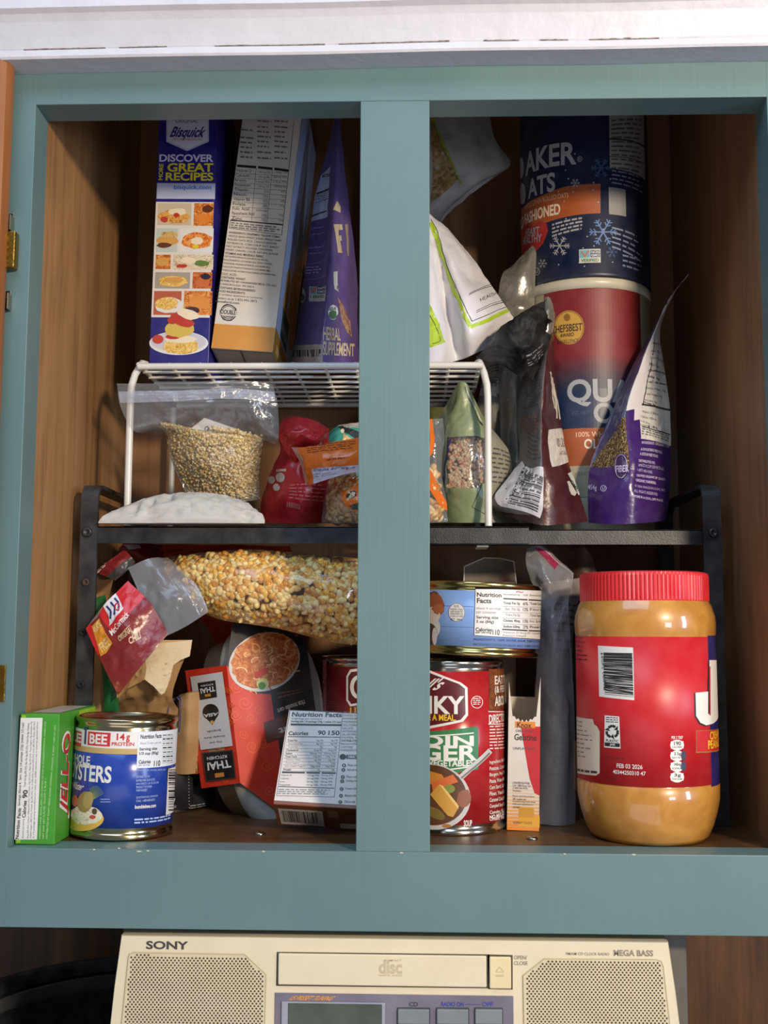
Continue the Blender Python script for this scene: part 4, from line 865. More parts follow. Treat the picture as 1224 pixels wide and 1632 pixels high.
for i, s_ in enumerate(('INGREDIENTS: SUGAR,', 'STARCH, COCOA', '(DISODIUM PHOS', 'PYROPHOSPHATE', 'DIGLYCERIDES', 'GALLATE', 'ANTIOXIDANT', '2% ARTIFICIAL', 'DIOXIDE, RED 40', 'DISTRIBUTED BY', 'Bentonville, AR', 'CONTAINS', 'INGREDIENTS')): p.ptext(s_, kq((1030-i*1.6, 535+i*18.6), (1030-i*1.6+len(s_)*9, 537+i*18.6), (1030-i*1.6+len(s_)*9, 524+i*18.6), (1030-i*1.6, 522+i*18.6)), GREY if i != 9 else INK, .005, 2)
p.ell(*k3(1025, 792), 5.4, 4.6, INK, 2); p.quad(kq((1045, 804), (1150, 806), (1150, 782), (1047, 780)), INK, 2); p.ptext('DIRECTIONS', kq((1055, 800), (1150, 802), (1150, 786), (1056, 784)), WH, .03, 3)
for i, (y, s1) in enumerate(((843, 'Pour'), (870, 'Add cold'), (912, 'Pour'), (937, 'Pudding'), (983, 'Prepare'), (1023, 'Mixture'), (1060, 'Chill at'))):
    x = 1032-i*3.6; p.ell(*k3(x, y), 3.1, 3.0, INK, 2); p.text(str(i+1), k3(x-3, 0)[0], k3(0, y-6)[1], k3(x+3, 0)[0], k3(0, y+6)[1], WH, .02, 3); p.ptext(s1+' milk', kq((x+22, y+5), (x+90, y+6), (x+90, y-8), (x+23, y-9)), DGREY, .01, 2); 
Fb = Flat(o-Vv*.0001, U, N); q_ = Print(mb, Fb); q_.uvrect(.003, -th*.92, .036, -th*.18, PIV, 1); q_.uvrect(.004, -th*.80, .034, -th*.24, K(210, 200, 190), 2)
ws = 0; xx = .0055
while xx < .032:
    ww = rnd.choice((.0003, .0003, .0006, .0009)); q_.uvrect(xx, -th*.80, xx+ww, -th*.26, INK, 3); xx += ww+rnd.choice((.0003, .0005, .0008))
q_.uvrect(.040, -th*.45, .048, -th*.15, K(160, 110, 76), 1); q_.uvrect(.048, -th*.95, .07, -th*.72, K(190, 170, 150), 1)
for i, v_ in enumerate(mb.v): mb.v[i] = v_+V((0, 0, dz))
mb.build('carton', t)
# two screw heads in the cabinet floor
for px, py, y in ((414, 1330, .060), (848, 1335, .052)):
    q = MB(); c_ = P(px, py, y); c_.z = 0; q.lathe([(.0040, 0), (.0042, .0006), (.003, .0016), (.0012, .0021), (.0009, .0016), (0, .0016)], c_, NICK, 24); q.build('floor_screw', cab)
# ------------------------------------------------------------------ bags, pouches and packets
def PL(r, g, b, rough=.3, bump=.0012, bs=70): return paint((r, g, b), rough, .05, 60, bump, bs)
FILM = film('clear_film'); FILMH = film('hazy_film', (1, 1, 1), .30, .22, .002, 40); FILMT = film('thin_film', (1, 1, 1), .05, .08, .0012, 60)
ZIP = film('zip_strip', (.95, .97, 1), .42, .2, .0006, 200, (200, 205, 220))
def sheet(rows, m, thick=.03, wr=.0012, ws=45, seed=0, nu=28, nv=36, bulge=0, back=None, prof=None, floor=None):
    """front sheet through photo points, closed behind; m may be a function of the pixel"""
    S = Patch(rows, nu, nv, wr, ws, seed, bulge); mb = MB()
    if callable(m):
        mf = lambda i, j: m((S.px[i][j][0]+S.px[i+1][j+1][0])/2, (S.px[i][j][1]+S.px[i+1][j+1][1])/2, (j+.5)/nu, (i+.5)/nv)
    else: mf = m
    S.mesh(mb, mf)
    if floor is not None:
        mb.grid([[V((p.x, p.y, min(p.z-.0003, floor))) for p in r][::-1] for r in S.g], back or m, True)
        for a, b in ((S.g[0], 0), (S.g[-1], 1)):
            q = [[V((p.x, p.y, min(p.z-.0003, floor))) for p in a], a]; mb.grid(q if not b else q[::-1], back or m, True)
        for e in (0, -1):
            a = [r[e] for r in S.g]; mb.grid([a, [V((p.x, p.y, min(p.z-.0003, floor))) for p in a]], back or m, True)
    elif thick: S.back(mb, back or (m if not callable(m) else PL(150, 146, 146)), thick, prof)
    return S, mb, Print(mb, S)
def solo(mb, name, label, cat, group=None, kind=None): return tag(mb.build(name), label, cat, group, kind)
def scatter(S, m_list, n, size, u=(0, 1), v=(0, 1), depth=.002, asp=(1, .7, .8), seed=1, keep=None, hn=7, hh=5, tp=0):
    """small grains lying just under the front sheet"""
    mb = MB(); rr = random.Random(seed)
    for _ in range(n):
        a, b = rr.uniform(*u), rr.uniform(*v)
        if keep and not keep(a, b): continue
        p = S.pt(a, b); nrm = S.pt(a, b, .001)-p; nrm.normalize()
        p = p-nrm*(depth*(.6+1.2*rr.random())+size*.5)
        d = V((rr.gauss(0, 1), rr.gauss(0, .5), rr.gauss(0, 1))).normalized(); e = d.cross(nrm).normalized(); f = d.cross(e)
        s = size*rr.uniform(.8, 1.15); mb.blob(p, e*s*asp[1], f*s*asp[2], d*s*asp[0], rr.choice(m_list), hn, hh, tp)
    return mb
# ---- purple supplement pouch on the rack
YO = .012
PUR = PL(92, 74, 128, .35); PURD = PL(92, 60, 140, .3)
S, mb, p = sheet([[(463, 592, .195), (490, 592, .150), (513, 592, .133), (545, 592, .160), (585, 592, .20)],
    [(468, 560, .195), (492, 560, .150), (516, 560, .133), (545, 560, .160), (580, 560, .20)],
    [(480, 480, .19), (503, 480, .155), (523, 480, .140), (546, 480, .165), (573, 480, .20)],
    [(491, 395, .19), (512, 395, .163), (530, 390, .148), (547, 395, .17), (565, 400, .20)],
    [(505, 300, .19), (521, 300, .172), (535, 300, .160), (545, 300, .178), (553, 300, .195)],
    [(528, 215, .19), (533, 213, .185), (538, 212, .178), (541, 212, .185), (544, 212, .19)],
    [(536, 150, .195), (538, 150, .194), (540, 150, .19), (541, 150, .192), (542, 150, .195)]], PUR, .02, .0012, 40, 3, 30, 44)
o0 = lambda *a: [(440+x/3.886, 180+y/3.886) for x, y in a]
p.tri(o0((338, 330), (322, 640), (212, 675), (228, 560), (255, 470), (280, 385)), K(188, 196, 218, .4), 1); p.ptext('acts', o0((284, 402), (330, 394), (332, 368), (286, 380)), INK, .03, 2)
for a, w_ in ((((250, 502), (328, 470)), 3), (((244, 558), (324, 532)), 1), (((222, 640), (312, 606)), 2.4)): p.line(o0(*a), w_, INK, 2)
p.small(o0((245, 545), (324, 520), (326, 482), (248, 515)), 3, GREY, 2, .45, .2, 3)
for y in (715, 750, 830, 865): p.small(o0((205, y+14), (305, y-6), (305, y-20), (205, y)), 1, K(150, 136, 190), 1, .5, .1, 5)
p.line(o0((178, 940), (305, 908), (308, 1010), (172, 1035)), .8, K(160, 146, 200), 1); p.small(o0((182, 1005), (290, 990), (290, 935), (185, 950)), 3, K(170, 156, 205), 1, .4, .3, 4)
p.tri(o0((205, 1075), (306, 1068), (304, 1166), (205, 1168)), K(190, 196, 190, .4), 1); p.tri(o0((255, 1074), (305, 1070), (304, 1120), (256, 1122)), K(40, 70, 120, .4), 2); p.ptext('NON', o0((262, 1094), (302, 1090), (302, 1075), (262, 1080)), WH, .03, 3); p.ptext('GMO', o0((262, 1116), (302, 1114), (302, 1098), (262, 1101)), WH, .03, 3); p.tri(o0((208, 1080), (252, 1076), (252, 1122), (208, 1124)), K(120, 170, 190, .4), 2); p.line(o0((216, 1085), (230, 1115), (246, 1080)), 2.5, K(206, 110, 50), 3); p.ptext('VERIFIED', o0((208, 1148), (302, 1145), (302, 1128), (208, 1130)), K(50, 120, 60), .03, 2)
p.ell(440+160/3.886, 180+1130/3.886, 6, 12, K(176, 186, 176, .4), 1); p.ell(440+160/3.886, 180+1142/3.886, 5, 6, K(60, 100, 70, .4), 2)
p.tri(o0((100, 1440), (292, 1435), (288, 1555), (92, 1556)), K(160, 146, 140, .5), 1); p.bars(o0((102, 1512), (276, 1508), (276, 1465), (104, 1470)), INK, 14, 2)
CR2 = K(206, 186, 150, .4)
p.tri(o0((356, 690), (410, 690), (412, 724), (385, 724), (388, 760), (404, 762), (404, 792), (392, 792), (408, 866), (380, 866)), CR2, 1); p.tri(o0((352, 600), (376, 545), (398, 580), (398, 620), (380, 610)), CR2, 1); p.tri(o0((432, 690), (446, 690), (450, 890), (440, 880)), K(150, 130, 110), 1)
p.ell(440+352/3.886, 180+1235/3.886, 8, 12, K(214, 220, 206), 1); p.ell(440+352/3.886, 180+1250/3.886, 7, 7, K(60, 110, 70), 2); p.ptext('USDA', o0((322, 1224), (374, 1222), (374, 1200), (322, 1204)), INK, .02, 2)
p.tri(o0((355, 985), (380, 980), (385, 1110), (360, 1090)), K(206, 206, 200), 1); p.tri(o0((380, 1140), (420, 1200), (460, 1290), (470, 1390), (440, 1360), (400, 1260)), blotch('bark_print', ((90, 60, 50), (150, 110, 90), (190, 160, 130)), 200), 1)
p.ptext('HERBAL', o0((292, 1408), (400, 1410), (396, 1335), (294, 1322)), CR2, .02, 2); p.ptext('SUPPLEMENT', o0((290, 1500), (484, 1508), (484, 1430), (292, 1412)), CR2, .02, 2)
solo(mb, 'supplement_pouch', 'tall purple pouch standing on the rack between the leaning carton and the centre stile', 'pouch')
# ---- white snack bag with lime lines, on the rack
BAGW = PL(222, 220, 226, .35, .002, 35); LIME = K(176, 206, 48, .4)
S, mb, p = sheet([[(590, 592, .17), (640, 590, .145), (690, 583, .135), (728, 575, .152), (752, 566, .138), (790, 545, .15), (822, 512, .17)],
    [(585, 530, .175), (640, 530, .14), (690, 525, .122), (717, 518, .147), (742, 508, .125), (780, 500, .14), (808, 492, .17)],
    [(585, 460, .18), (640, 455, .145), (684, 452, .126), (705, 448, .145), (727, 445, .132), (755, 450, .148), (783, 455, .172)],
    [(590, 390, .185), (640, 380, .155), (672, 373, .142), (690, 379, .152), (706, 386, .148), (730, 395, .16), (752, 410, .175)],
    [(600, 320, .19), (640, 320, .175), (662, 325, .17), (676, 333, .172), (690, 345, .17), (706, 358, .172), (718, 370, .178)]], BAGW, .03, .0022, 30, 5, 36, 36)
q0 = lambda *a: [(680+x/3.886, 180+y/3.886) for x, y in a]
def band(pts, w, m, k):
    for i in range(len(pts)-1): p.line([pts[i], pts[i+1]], w, m, k)
band(q0((22, 680), (60, 770), (95, 890), (135, 1000), (165, 1095), (195, 1150), (235, 1260), (275, 1330)), 6.5, LIME, 1); band(q0((275, 1325), (340, 1300), (420, 1262), (505, 1222)), 6, LIME, 1)
band(q0((26, 660), (70, 740), (110, 890), (160, 1030), (200, 1120), (250, 1230), (280, 1290), (350, 1262), (440, 1220), (500, 1200)), .9, INK, 2)
for a in ((262, 1128, 420, 1070), (268, 1116, 425, 1060), (305, 1238, 490, 1168), (308, 1226, 480, 1158)): p.line(q0(a[:2], ((a[0]+a[2])/2, (a[1]+a[3])/2-8), a[2:]), .8, INK, 1)
p.ptext('HEALTHY', q0((335, 1168), (470, 1118), (465, 1098), (328, 1148)), INK, -.005, 1)
p.tri(q0((10, 1170), (28, 1200), (115, 1420), (60, 1440), (10, 1455)), LIME, 1); band(q0((12, 1240), (85, 1410), (10, 1436)), .9, INK, 2)
solo(mb, 'snack_bag', 'bright white snack bag with lime green lines on the rack beside the centre stile', 'bag', 'white snack bags')
# ---- second white bag above it
BAGC = PL(172, 168, 164, .45, .002, 35)  # white film greyed, the top rail's shade put into the colour
S, mb, p = sheet([[(600, 470, 0.234), (640, 465, 0.229), (680, 395, 0.229), (700, 345, 0.229), (712, 326, 0.234)],
    [(600, 380, 0.234), (640, 360, 0.214), (690, 330, 0.214), (735, 310, 0.219), (765, 290, 0.234)],
    [(600, 300, 0.234), (640, 290, 0.209), (700, 270, 0.209), (760, 265, 0.219), (813, 262, 0.234)],
    [(600, 230, 0.234), (640, 220, 0.212), (700, 215, 0.210), (750, 215, 0.219), (787, 218, 0.234)],
    [(600, 150, 0.239), (640, 150, 0.224), (700, 150, 0.222), (745, 150, 0.224), (776, 150, 0.239)]], BAGC, .025, .002, 35, 9, 28, 32)
RICE = blotch('snack_picture', ((92, 74, 40), (150, 120, 70), (190, 160, 104)), 160, .45)
p.tri(q0((22, 30), (40, 60), (120, 240), (190, 410), (150, 460), (80, 520), (22, 560)), RICE, 1); band(q0((36, 30), (110, 210), (160, 320), (210, 440)), 5, K(150, 170, 60, .4), 2); band(q0((40, 60), (120, 250), (192, 415)), .9, INK, 3)
solo(mb, 'snack_bag', 'pale snack bag with a food picture hanging down above the bright white one', 'bag', 'white snack bags')
# ---- grey foil bag behind
FOIL = paint((150, 146, 136), .28, .2, 40, .003, 45, metal=.5)
S, mb, p = sheet([[(800, 834, .182), (825, 834, .172), (850, 834, .182)], [(795, 560, .185), (825, 560, .172), (850, 555, .182)], [(790, 500, .18), (825, 500, .168), (851, 500, .178)], [(800, 440, .18), (830, 430, .172), (855, 410, .178)], [(812, 428, .185), (838, 402, .182), (857, 384, .182)]], FOIL, .004, .003, 45, 12, 16, 44)
solo(mb, 'foil_bag', 'crumpled silver grey foil bag standing in front of the oats canisters', 'bag')
# ---- brown pouch with black folded top
DG = PL(88, 83, 83, .34, .0015, 60); MRN = PL(68, 19, 23, .32); CBR = PL(46, 26, 24, .35)
t = thing('cocoa_pouch', 'maroon and grey pouch with a bar code side panel and black rolled top', 'pouch', P(866, 836, .12))
def f_(x, y, u, v):
    if u > .5: return MRN
    return CBR if v < .05 else DG
S, mb, p = sheet([[(797, 820, .124), (830, 829, .108), (864, 837, .099), (900, 835, .106), (937, 831, .128)],
    [(785, 795, .124), (826, 790, .108), (865, 775, .099), (895, 778, .107), (922, 785, .132)],
    [(826, 735, .138), (845, 735, .118), (863, 720, .106), (882, 722, .118), (903, 725, .142)],
    [(824, 660, .148), (844, 660, .128), (863, 655, .114), (876, 655, .128), (893, 660, .15)],
    [(832, 600, .152), (850, 600, .135), (868, 595, .122), (877, 595, .135), (885, 600, .155)],
    [(852, 520, .158), (862, 515, .152), (878, 500, .142), (880, 500, .148), (882, 505, .155)]], f_, .012, .0014, 45, 21, 32, 40, back=MRN)
r5 = lambda *a: [(680+x/5.564, 560+y/5.564) for x, y in a]
p.tri(r5((845, 970), (1035, 1025), (1030, 1400), (1005, 1480), (660, 1375), (605, 1300), (610, 1180), (760, 1060)), K(206, 202, 204, .35), 1)
p.bars(r5((740, 1350), (885, 1045), (1035, 1120), (985, 1430)), INK, 24, 2)
for i, ch in enumerate('024000052134'): p.ptext(ch, r5((715+i*13.0, 1345-i*29), (728+i*13, 1318-i*29), (750+i*13, 1326-i*29), (737+i*13, 1353-i*29)), INK, .01, 2)
p.small(r5((868, 520), (1020, 470), (1040, 100), (930, 140)), 14, K(66, 60, 62), 1, .4, .2, 4); p.small(r5((880, 940), (1020, 960), (1010, 760), (900, 700)), 6, K(60, 58, 66), 1, .4, .3, 3); p.small(r5((830, 700), (1020, 740), (1020, 560), (840, 560)), 5, K(112, 74, 62), 1, .5, .2, 3)
p.tri(r5((1080, 695), (1130, 690), (1222, 690), (1260, 980), (1115, 1025)), K(206, 200, 192, .35), 1); p.ptext('100% CACAO', r5((1160, 850), (1235, 850), (1225, 770), (1150, 770)), INK, 0, 2); p.ptext('NATURAL', r5((1180, 920), (1245, 920), (1240, 880), (1175, 880)), INK, 0, 2)
s6 = lambda *a: [(860+x/3.884, 420+y/3.884) for x, y in a]
for a in (((70, 700), (95, 800), (105, 960)), ((80, 740), (110, 860), (125, 965)), ((66, 670), (80, 760), (88, 900))): p.line(s6(*a), 2.2, K(206, 196, 180, .35), 1)
p.tri(s6((175, 1300), (215, 1290), (268, 1420), (240, 1435)), K(206, 206, 196, .35), 1); p.ptext('OMRI', s6((200, 1340), (248, 1405), (232, 1412), (188, 1350)), K(30, 60, 40), .03, 2); p.tri(s6((170, 1350), (182, 1345), (230, 1420), (215, 1440), (195, 1430)), K(206, 200, 190, .35), 1)
tag(mb.build('pouch_body', t))
BLF = paint((11, 9, 10), .5, .1, 60, .001, 160, spec=.12)
S, mb, p = sheet([[(758, 571, .120), (800, 582, .122), (830, 602, .126), (850, 605, .13)], [(778, 548, .112), (815, 555, .112), (845, 570, .116), (869, 562, .128)], [(800, 520, .118), (830, 510, .110), (860, 510, .114), (881, 522, .130)], [(816, 512, .126), (840, 494, .122), (862, 482, .124), (876, 476, .132)]], BLF, .010, .0028, 60, 31, 36, 36)
p.small([(842, 585), (868, 565), (864, 545), (838, 565)], 4, GREY, 1, .3, .2, 4)
tag(mb.build('rolled_top', t), 'crumpled black foil top')
S, mb, p = sheet([[(862, 520, .126), (872, 530, .124), (880, 535, .13)], [(868, 490, .126), (876, 495, .124), (884, 505, .132)], [(868, 474, .13), (874, 473, .128), (878, 478, .134)]], FOIL, .001, .002, 60, 33, 10, 14)
tag(mb.build('foil_edge', t), 'torn silver edge')
# ---- purple seed pouch with clear window
PP = PL(58, 24, 98, .28); WP = PL(214, 208, 206, .3); CHIA = grains('chia_seeds', ((52, 36, 22), (112, 84, 46), (168, 140, 90), (70, 52, 34)), 800, .4, .0012)
def f_(x, y, u, v):
    if u < .5:
        if y > 746: return PP
        edge = 735-(x-945)*1.55
        return CHIA if (y > edge+6 and y > 650) else FILM
    if y < 655 + (10 if u > .6 else 0): return WP
    return PP
t = thing('seed_pouch', 'purple seed pouch with clear window and pointed top at right end of shelf', 'pouch', P(1001, 834, .13))
S, mb, p = sheet([[(938, 833, .128), (968, 835, .108), (1001, 835, .101), (1032, 833, .109), (1060, 830, .134)],
    [(937, 785, .130), (968, 785, .110), (1004, 785, .101), (1036, 785, .111), (1067, 785, .138)],
    [(944, 730, .134), (972, 730, .117), (1002, 725, .105), (1036, 720, .117), (1069, 720, .143)],
    [(972, 665, .14), (985, 662, .126), (998, 655, .114), (1030, 650, .127), (1067, 650, .148)],
    [(1005, 590, .147), (1012, 590, .138), (1020, 585, .128), (1040, 580, .137), (1058, 585, .153)],
    [(1035, 535, .152), (1038, 533, .147), (1042, 530, .142), (1047, 527, .147), (1052, 525, .155)],
    [(1062, 482, .157), (1064, 480, .155), (1066, 478, .152), (1069, 474, .155), (1073, 470, .158)],
    [(1092, 440, .162), (1094, 439, .162), (1096, 438, .16), (1097, 437, .162), (1098, 437, .162)]], f_, .012, .0012, 45, 41, 36, 56, back=PP)
p.tri(s6((640, 870), (690, 640), (715, 440), (745, 450), (805, 870), (812, 1130), (628, 1085), (620, 960)), K(214, 208, 200, .35), 1)
p.line(s6((640, 870), (690, 640), (712, 470)), .8, INK, 2); p.line(s6((632, 872), (806, 908)), 2.8, INK, 2); p.line(s6((632, 1010), (808, 1060)), 1.6, INK, 2)
for i, (y, s_, b_) in enumerate(((500, 'Total Fat 9g', .03), (548, 'Sat. Fat 1g', 0), (590, 'Poly Fat 6g', 0), (625, 'Mono Fat', 0), (668, 'Cholesterol 0mg', .03), (702, 'Sodium 5mg', .03), (738, 'Total Carbohydrate 12g', .03), (775, 'Dietary Fiber 10g', 0), (810, 'Total Sugars 0g', 0), (846, 'Includes 0g', 0), (862, 'Protein 5g', .03), (920, 'Vitamin D 0mcg', 0), (950, 'Calcium 180mg', 0), (978, 'Iron 2mg', 0), (1004, 'Potassium 120mg', 0))):
    x = 700-(y-500)*.16; w_ = min(len(s_)*7.2, 805-x-8); p.ptext(s_, s6((x, y+6), (x+w_, y+24+6*.2), (x+w_, y+8), (x, y-12)), INK, b_, 2)
p.small(s6((630, 1060), (806, 1110), (806, 1065), (632, 1016)), 3, GREY, 2, .5, .1, 9)
LVT = K(196, 184, 214, .35)
for y, s_, w_, b_ in ((1108, 'INGREDIENT: ORGANIC CHIA', 170, .02), (1150, 'A CHOLESTEROL FREE FOOD', 132, .03), (1178, 'A SODIUM FREE FOOD', 110, .03), (1220, 'DISTRIBUTED BY:', 100, .03), (1248, 'AMAZON.COM SERVICES LLC', 160, 0), (1278, '1-877-485-0385', 92, 0), (1312, 'CERTIFIED ORGANIC BY QUALITY', 180, .03), (1340, 'ORGANIC FARMERS.', 125, .03), (1376, '© 2024 AMAZON.COM, INC.', 190, 0), (1406, 'ALL RIGHTS RESERVED', 145, 0), (1440, 'STORE IN A COOL, DRY PLACE.', 185, .03)):
    x = 632-(y-1108)*.16; p.ptext(s_, s6((x, y+8), (x+w_, y+8+w_*.16), (x+w_, y-9+w_*.16), (x, y-9)), LVT, b_, 1)
p.tri(s6((468, 1200), (485, 1182), (515, 1175), (540, 1185), (543, 1310), (520, 1332), (490, 1330), (465, 1312)), PL(60, 26, 70, .3), 1); p.ring(860+505/3.884, 420+1255/3.884, 10, 19, .8, LVT, 2); p.ptext('FIBER', s6((470, 1292), (552, 1290), (552, 1245), (472, 1252)), LVT, .02, 2)
p.ring(860+396/3.884, 420+1392/3.884, 5, 5, 1, LVT, 1); p.text('U', 960, 775.5, 964, 781, LVT, .03, 1); p.ptext('454g', s6((300, 1408), (355, 1412), (355, 1372), (300, 1368)), LVT, .01, 1)
mb.build('pouch_body', t)
# ---- zip bag of pale seeds hanging over a paper packet
t = thing('zip_bag', 'clear zip bag half full of pale seeds slumped under the rack', 'bag', P(355, 800, .14))
zr_ = [[(298, 790, .150), (335, 796, .142), (375, 800, .142), (414, 796, .152)], [(272, 730, .140), (320, 735, .120), (370, 738, .120), (413, 750, .145)], [(264, 692, .132), (315, 692, .112), (370, 694, .112), (419, 706, .135)],
    [(216, 688, .108), (300, 664, .104), (380, 660, .104), (442, 704, .118)], [(192, 648, .104), (280, 640, .100), (370, 638, .100), (443, 652, .110)], [(186, 611, .104), (280, 611, .100), (370, 606, .100), (435, 612, .110)]]
S, mb, p = sheet(zr_, FILM, .02, .0022, 40, 51, 40, 44, prof=lambda v: max(0, 1-v*1.4)**.6*min(1, v*9))
p.tri([(189, 624), (280, 623), (370, 619), (437, 625), (438, 640), (370, 636), (280, 640), (192, 642)], ZIP, 3); p.line([(190, 630), (280, 629), (370, 625), (437, 631)], 1.4, ZIP, 5)
mb.build('bag', t)
SD = [K(216, 184, 110, .3), K(232, 208, 146, .3), K(204, 166, 90, .3), K(238, 222, 176, .3)]
S2 = Patch(zr_[:3]+[[(250, 678, .126), (315, 682, .116), (370, 698, .118), (419, 704, .135)]], 26, 30)
g = scatter(S2, SD, 2600, .00125, (.01, .99), (.01, 1), .0022, (1, .95, .95), 5, None, 6, 4)
gb = Patch([[(x, y, d+.004) for x, y, d in r] for r in zr_[:3]+[[(250, 678, .126), (315, 682, .116), (370, 698, .118), (419, 704, .135)]]], 26, 30); gb.mesh(g, grains('seed_mass', ((150, 116, 60), (206, 176, 110), (226, 204, 150)), 420)); gb.back(g, SD[2], .012)
solo(g, 'seeds', 'pale golden seeds filling the bottom of the zip bag', 'seeds', None, 'stuff')
q = MB(); A, B, C_, D2 = P(304, 683, .129), P(365, 704, .129), P(372, 692, .131), P(326, 666, .131)
q.box(A, B-A, V((0, .0004, 0)), D2-A, WH); F = Flat(A+V((0, -.0004, 0)), B-A, D2-A); pp = Print(q, F); pp.ptext('QTY', [(324, 688), (342, 694), (344, 684), (328, 678)], INK, .02, 1); pp.small([(338, 698), (362, 704), (364, 694), (340, 688)], 3, INK, 1, .5, .2, 3)
solo(q, 'paper_slip', 'small white printed paper slip lying in the zip bag of seeds', 'paper')
# ---- flat pale packet lying on the shelf edge
PAP = PL(190, 184, 176, .5, .002, 45)
YO = 0
S, mb, p = sheet([[(157, 832, .101), (230, 829, .099), (310, 827, .098), (380, 830, .099), (422, 832, .101)], [(170, 820, .104), (235, 806, .105), (305, 800, .105), (375, 806, .105), (419, 822, .104)], [(222, 798, .115), (262, 788, .1165), (305, 785, .117), (355, 789, .1165), (396, 802, .115)]], PAP, 0, .0034, 90, 61, 40, 18, floor=SH+.0006)
solo(mb, 'paper_packet', 'crumpled off white packet lying flat on the left front edge of the shelf', 'packet')
# ---- red bag with rolled top
YO = .012
RB_ = PL(186, 26, 34, .28, .0015, 60); t = thing('red_bag', 'red plastic bag with a rolled top beside the zip bag of seeds', 'bag', P(470, 834, .15))
S, mb, p = sheet([[(415, 833, .165), (450, 834, .142), (490, 834, .140), (526, 832, .15)], [(418, 795, .165), (450, 790, .134), (490, 790, .130), (530, 790, .15)], [(431, 755, .165), (455, 750, .136), (490, 745, .132), (526, 750, .15)], [(446, 720, .165), (465, 715, .140), (495, 712, .138), (525, 715, .15)], [(444, 695, .155), (460, 690, .142), (490, 690, .140), (524, 700, .152)], [(450, 668, .155), (468, 664, .150), (500, 670, .150), (524, 684, .156)]], RB_, .03, .0025, 35, 71, 28, 36)
CRD = K(214, 196, 180, .35)
for cx, cy, r_ in ((447, 761, 7), (433, 765, 5.5), (441, 776.5, 5.5)): p.ell(cx, cy, r_, r_*1.1, CRD, 1)
p.tri([(440, 749), (456, 747), (456, 751), (440, 752)], CRD, 1); p.small([(460, 796), (522, 803), (522, 772), (462, 772)], 5, K(214, 110, 104), 1, .35, .15, 6); p.small([(456, 816), (480, 820), (480, 800), (458, 796)], 1, K(214, 110, 104), 1, .4)
mb.build('bag_body', t)
S, mb, p = sheet([[(470, 740, .132), (482, 712, .122), (505, 714, .122), (520, 694, .136)], [(445, 700, .130), (470, 690, .112), (500, 698, .112), (523, 687, .132)], [(448, 675, .138), (470, 666, .124), (500, 671, .124), (522, 683, .136)]], RB_, .012, .003, 60, 73, 28, 24)
tag(mb.build('rolled_top', t), 'rolled and creased top of the bag')
# ---- nut bag, orange packet and teal pouch behind the centre stile
NUT = [K(196, 150, 88, .5), K(214, 176, 116, .5), K(168, 118, 62, .5), K(224, 196, 146, .5)]
ORG_ = PL(222, 106, 22, .28)
nr = [[(513, 833, .135), (545, 834, .116), (600, 834, .108), (660, 834, .108), (714, 832, .13)], [(516, 800, .132), (550, 800, .108), (600, 800, .1), (660, 800, .1), (711, 800, .126)], [(524, 765, .135), (550, 765, .114), (600, 760, .106), (660, 755, .106), (704, 750, .13)], [(530, 745, .14), (555, 742, .13), (600, 735, .122), (660, 705, .118), (708, 700, .132)], [(540, 738, .145), (560, 735, .14), (600, 725, .135), (655, 675, .13), (706, 667, .138)]]
t = thing('nut_bag', 'clear bag of nuts with orange label passing behind the centre stile', 'bag', P(610, 834, .12))
S, mb, p = sheet(nr, FILM, .02, .002, 40, 81, 40, 30)
p.tri([(543, 776), (570, 770), (600, 770), (600, 812), (570, 816), (552, 808), (545, 795)], ORG_, 1); p.ell(560, 789, 9, 6, INK, 2, 20, -.5); p.tri([(556, 792), (562, 784), (567, 786), (562, 793)], K(206, 206, 206), 3); p.tri([(556, 806), (580, 798), (580, 812), (562, 812)], K(40, 66, 40), 3)
p.tri([(530, 768), (556, 758), (570, 768), (548, 774)], ORG_, 1); p.tri([(544, 758), (566, 752), (570, 760), (550, 765)], K(214, 206, 170), 2)
p.tri([(683, 668), (689, 667), (690, 722), (683, 730)], ORG_, 1); p.tri([(683, 744), (690, 756), (714, 806), (712, 814), (700, 806), (683, 776)], ORG_, 1)
mb.build('bag', t)
g = scatter(Patch(nr[:4], 30, 24), NUT, 520, .0042, (.02, .98), (.02, .72), .0015, (1.1, .7, .9), 9)
solo(g, 'nut_pieces', 'pale brown nut pieces inside the clear bag behind the centre stile', 'nuts', None, 'stuff')
S, mb, p = sheet([[(487, 773, .118), (500, 771, .106), (545, 757, .100), (605, 748, .102)], [(480, 742, .116), (497, 737, .098), (545, 729, .092), (605, 722, .094)], [(465, 713, .116), (490, 712, .108), (545, 702, .104), (605, 692, .106)]], lambda x, y, u, v: ORG_ if u > .14 else FILMH, .014, .0015, 60, 83, 30, 18, back=ORG_)
p.tri([(497, 747), (545, 743), (600, 739), (600, 748), (545, 757), (530, 762), (500, 771)], K(206, 206, 226, .35), 1); p.ptext('BEST WHEN USED BY   SEE LOT CODE ON BACK', [(500, 751), (566, 746), (566, 743), (500, 747)], K(40, 40, 90), .02, 2); p.small([(503, 762), (540, 756), (540, 750), (503, 754)], 2, GREY, 2, .2, .4, 3)
p.small([(490, 724), (568, 716), (568, 701), (488, 710)], 4, K(130, 50, 14), 1, .35, .15, 8); p.small([(520, 735), (568, 731), (568, 727), (520, 731)], 1, K(130, 50, 14), 1, .5)
solo(mb, 'noodle_packet', 'orange packet with a white strip lying on the nut bag', 'packet')
TEALP = PL(64, 160, 146, .3)
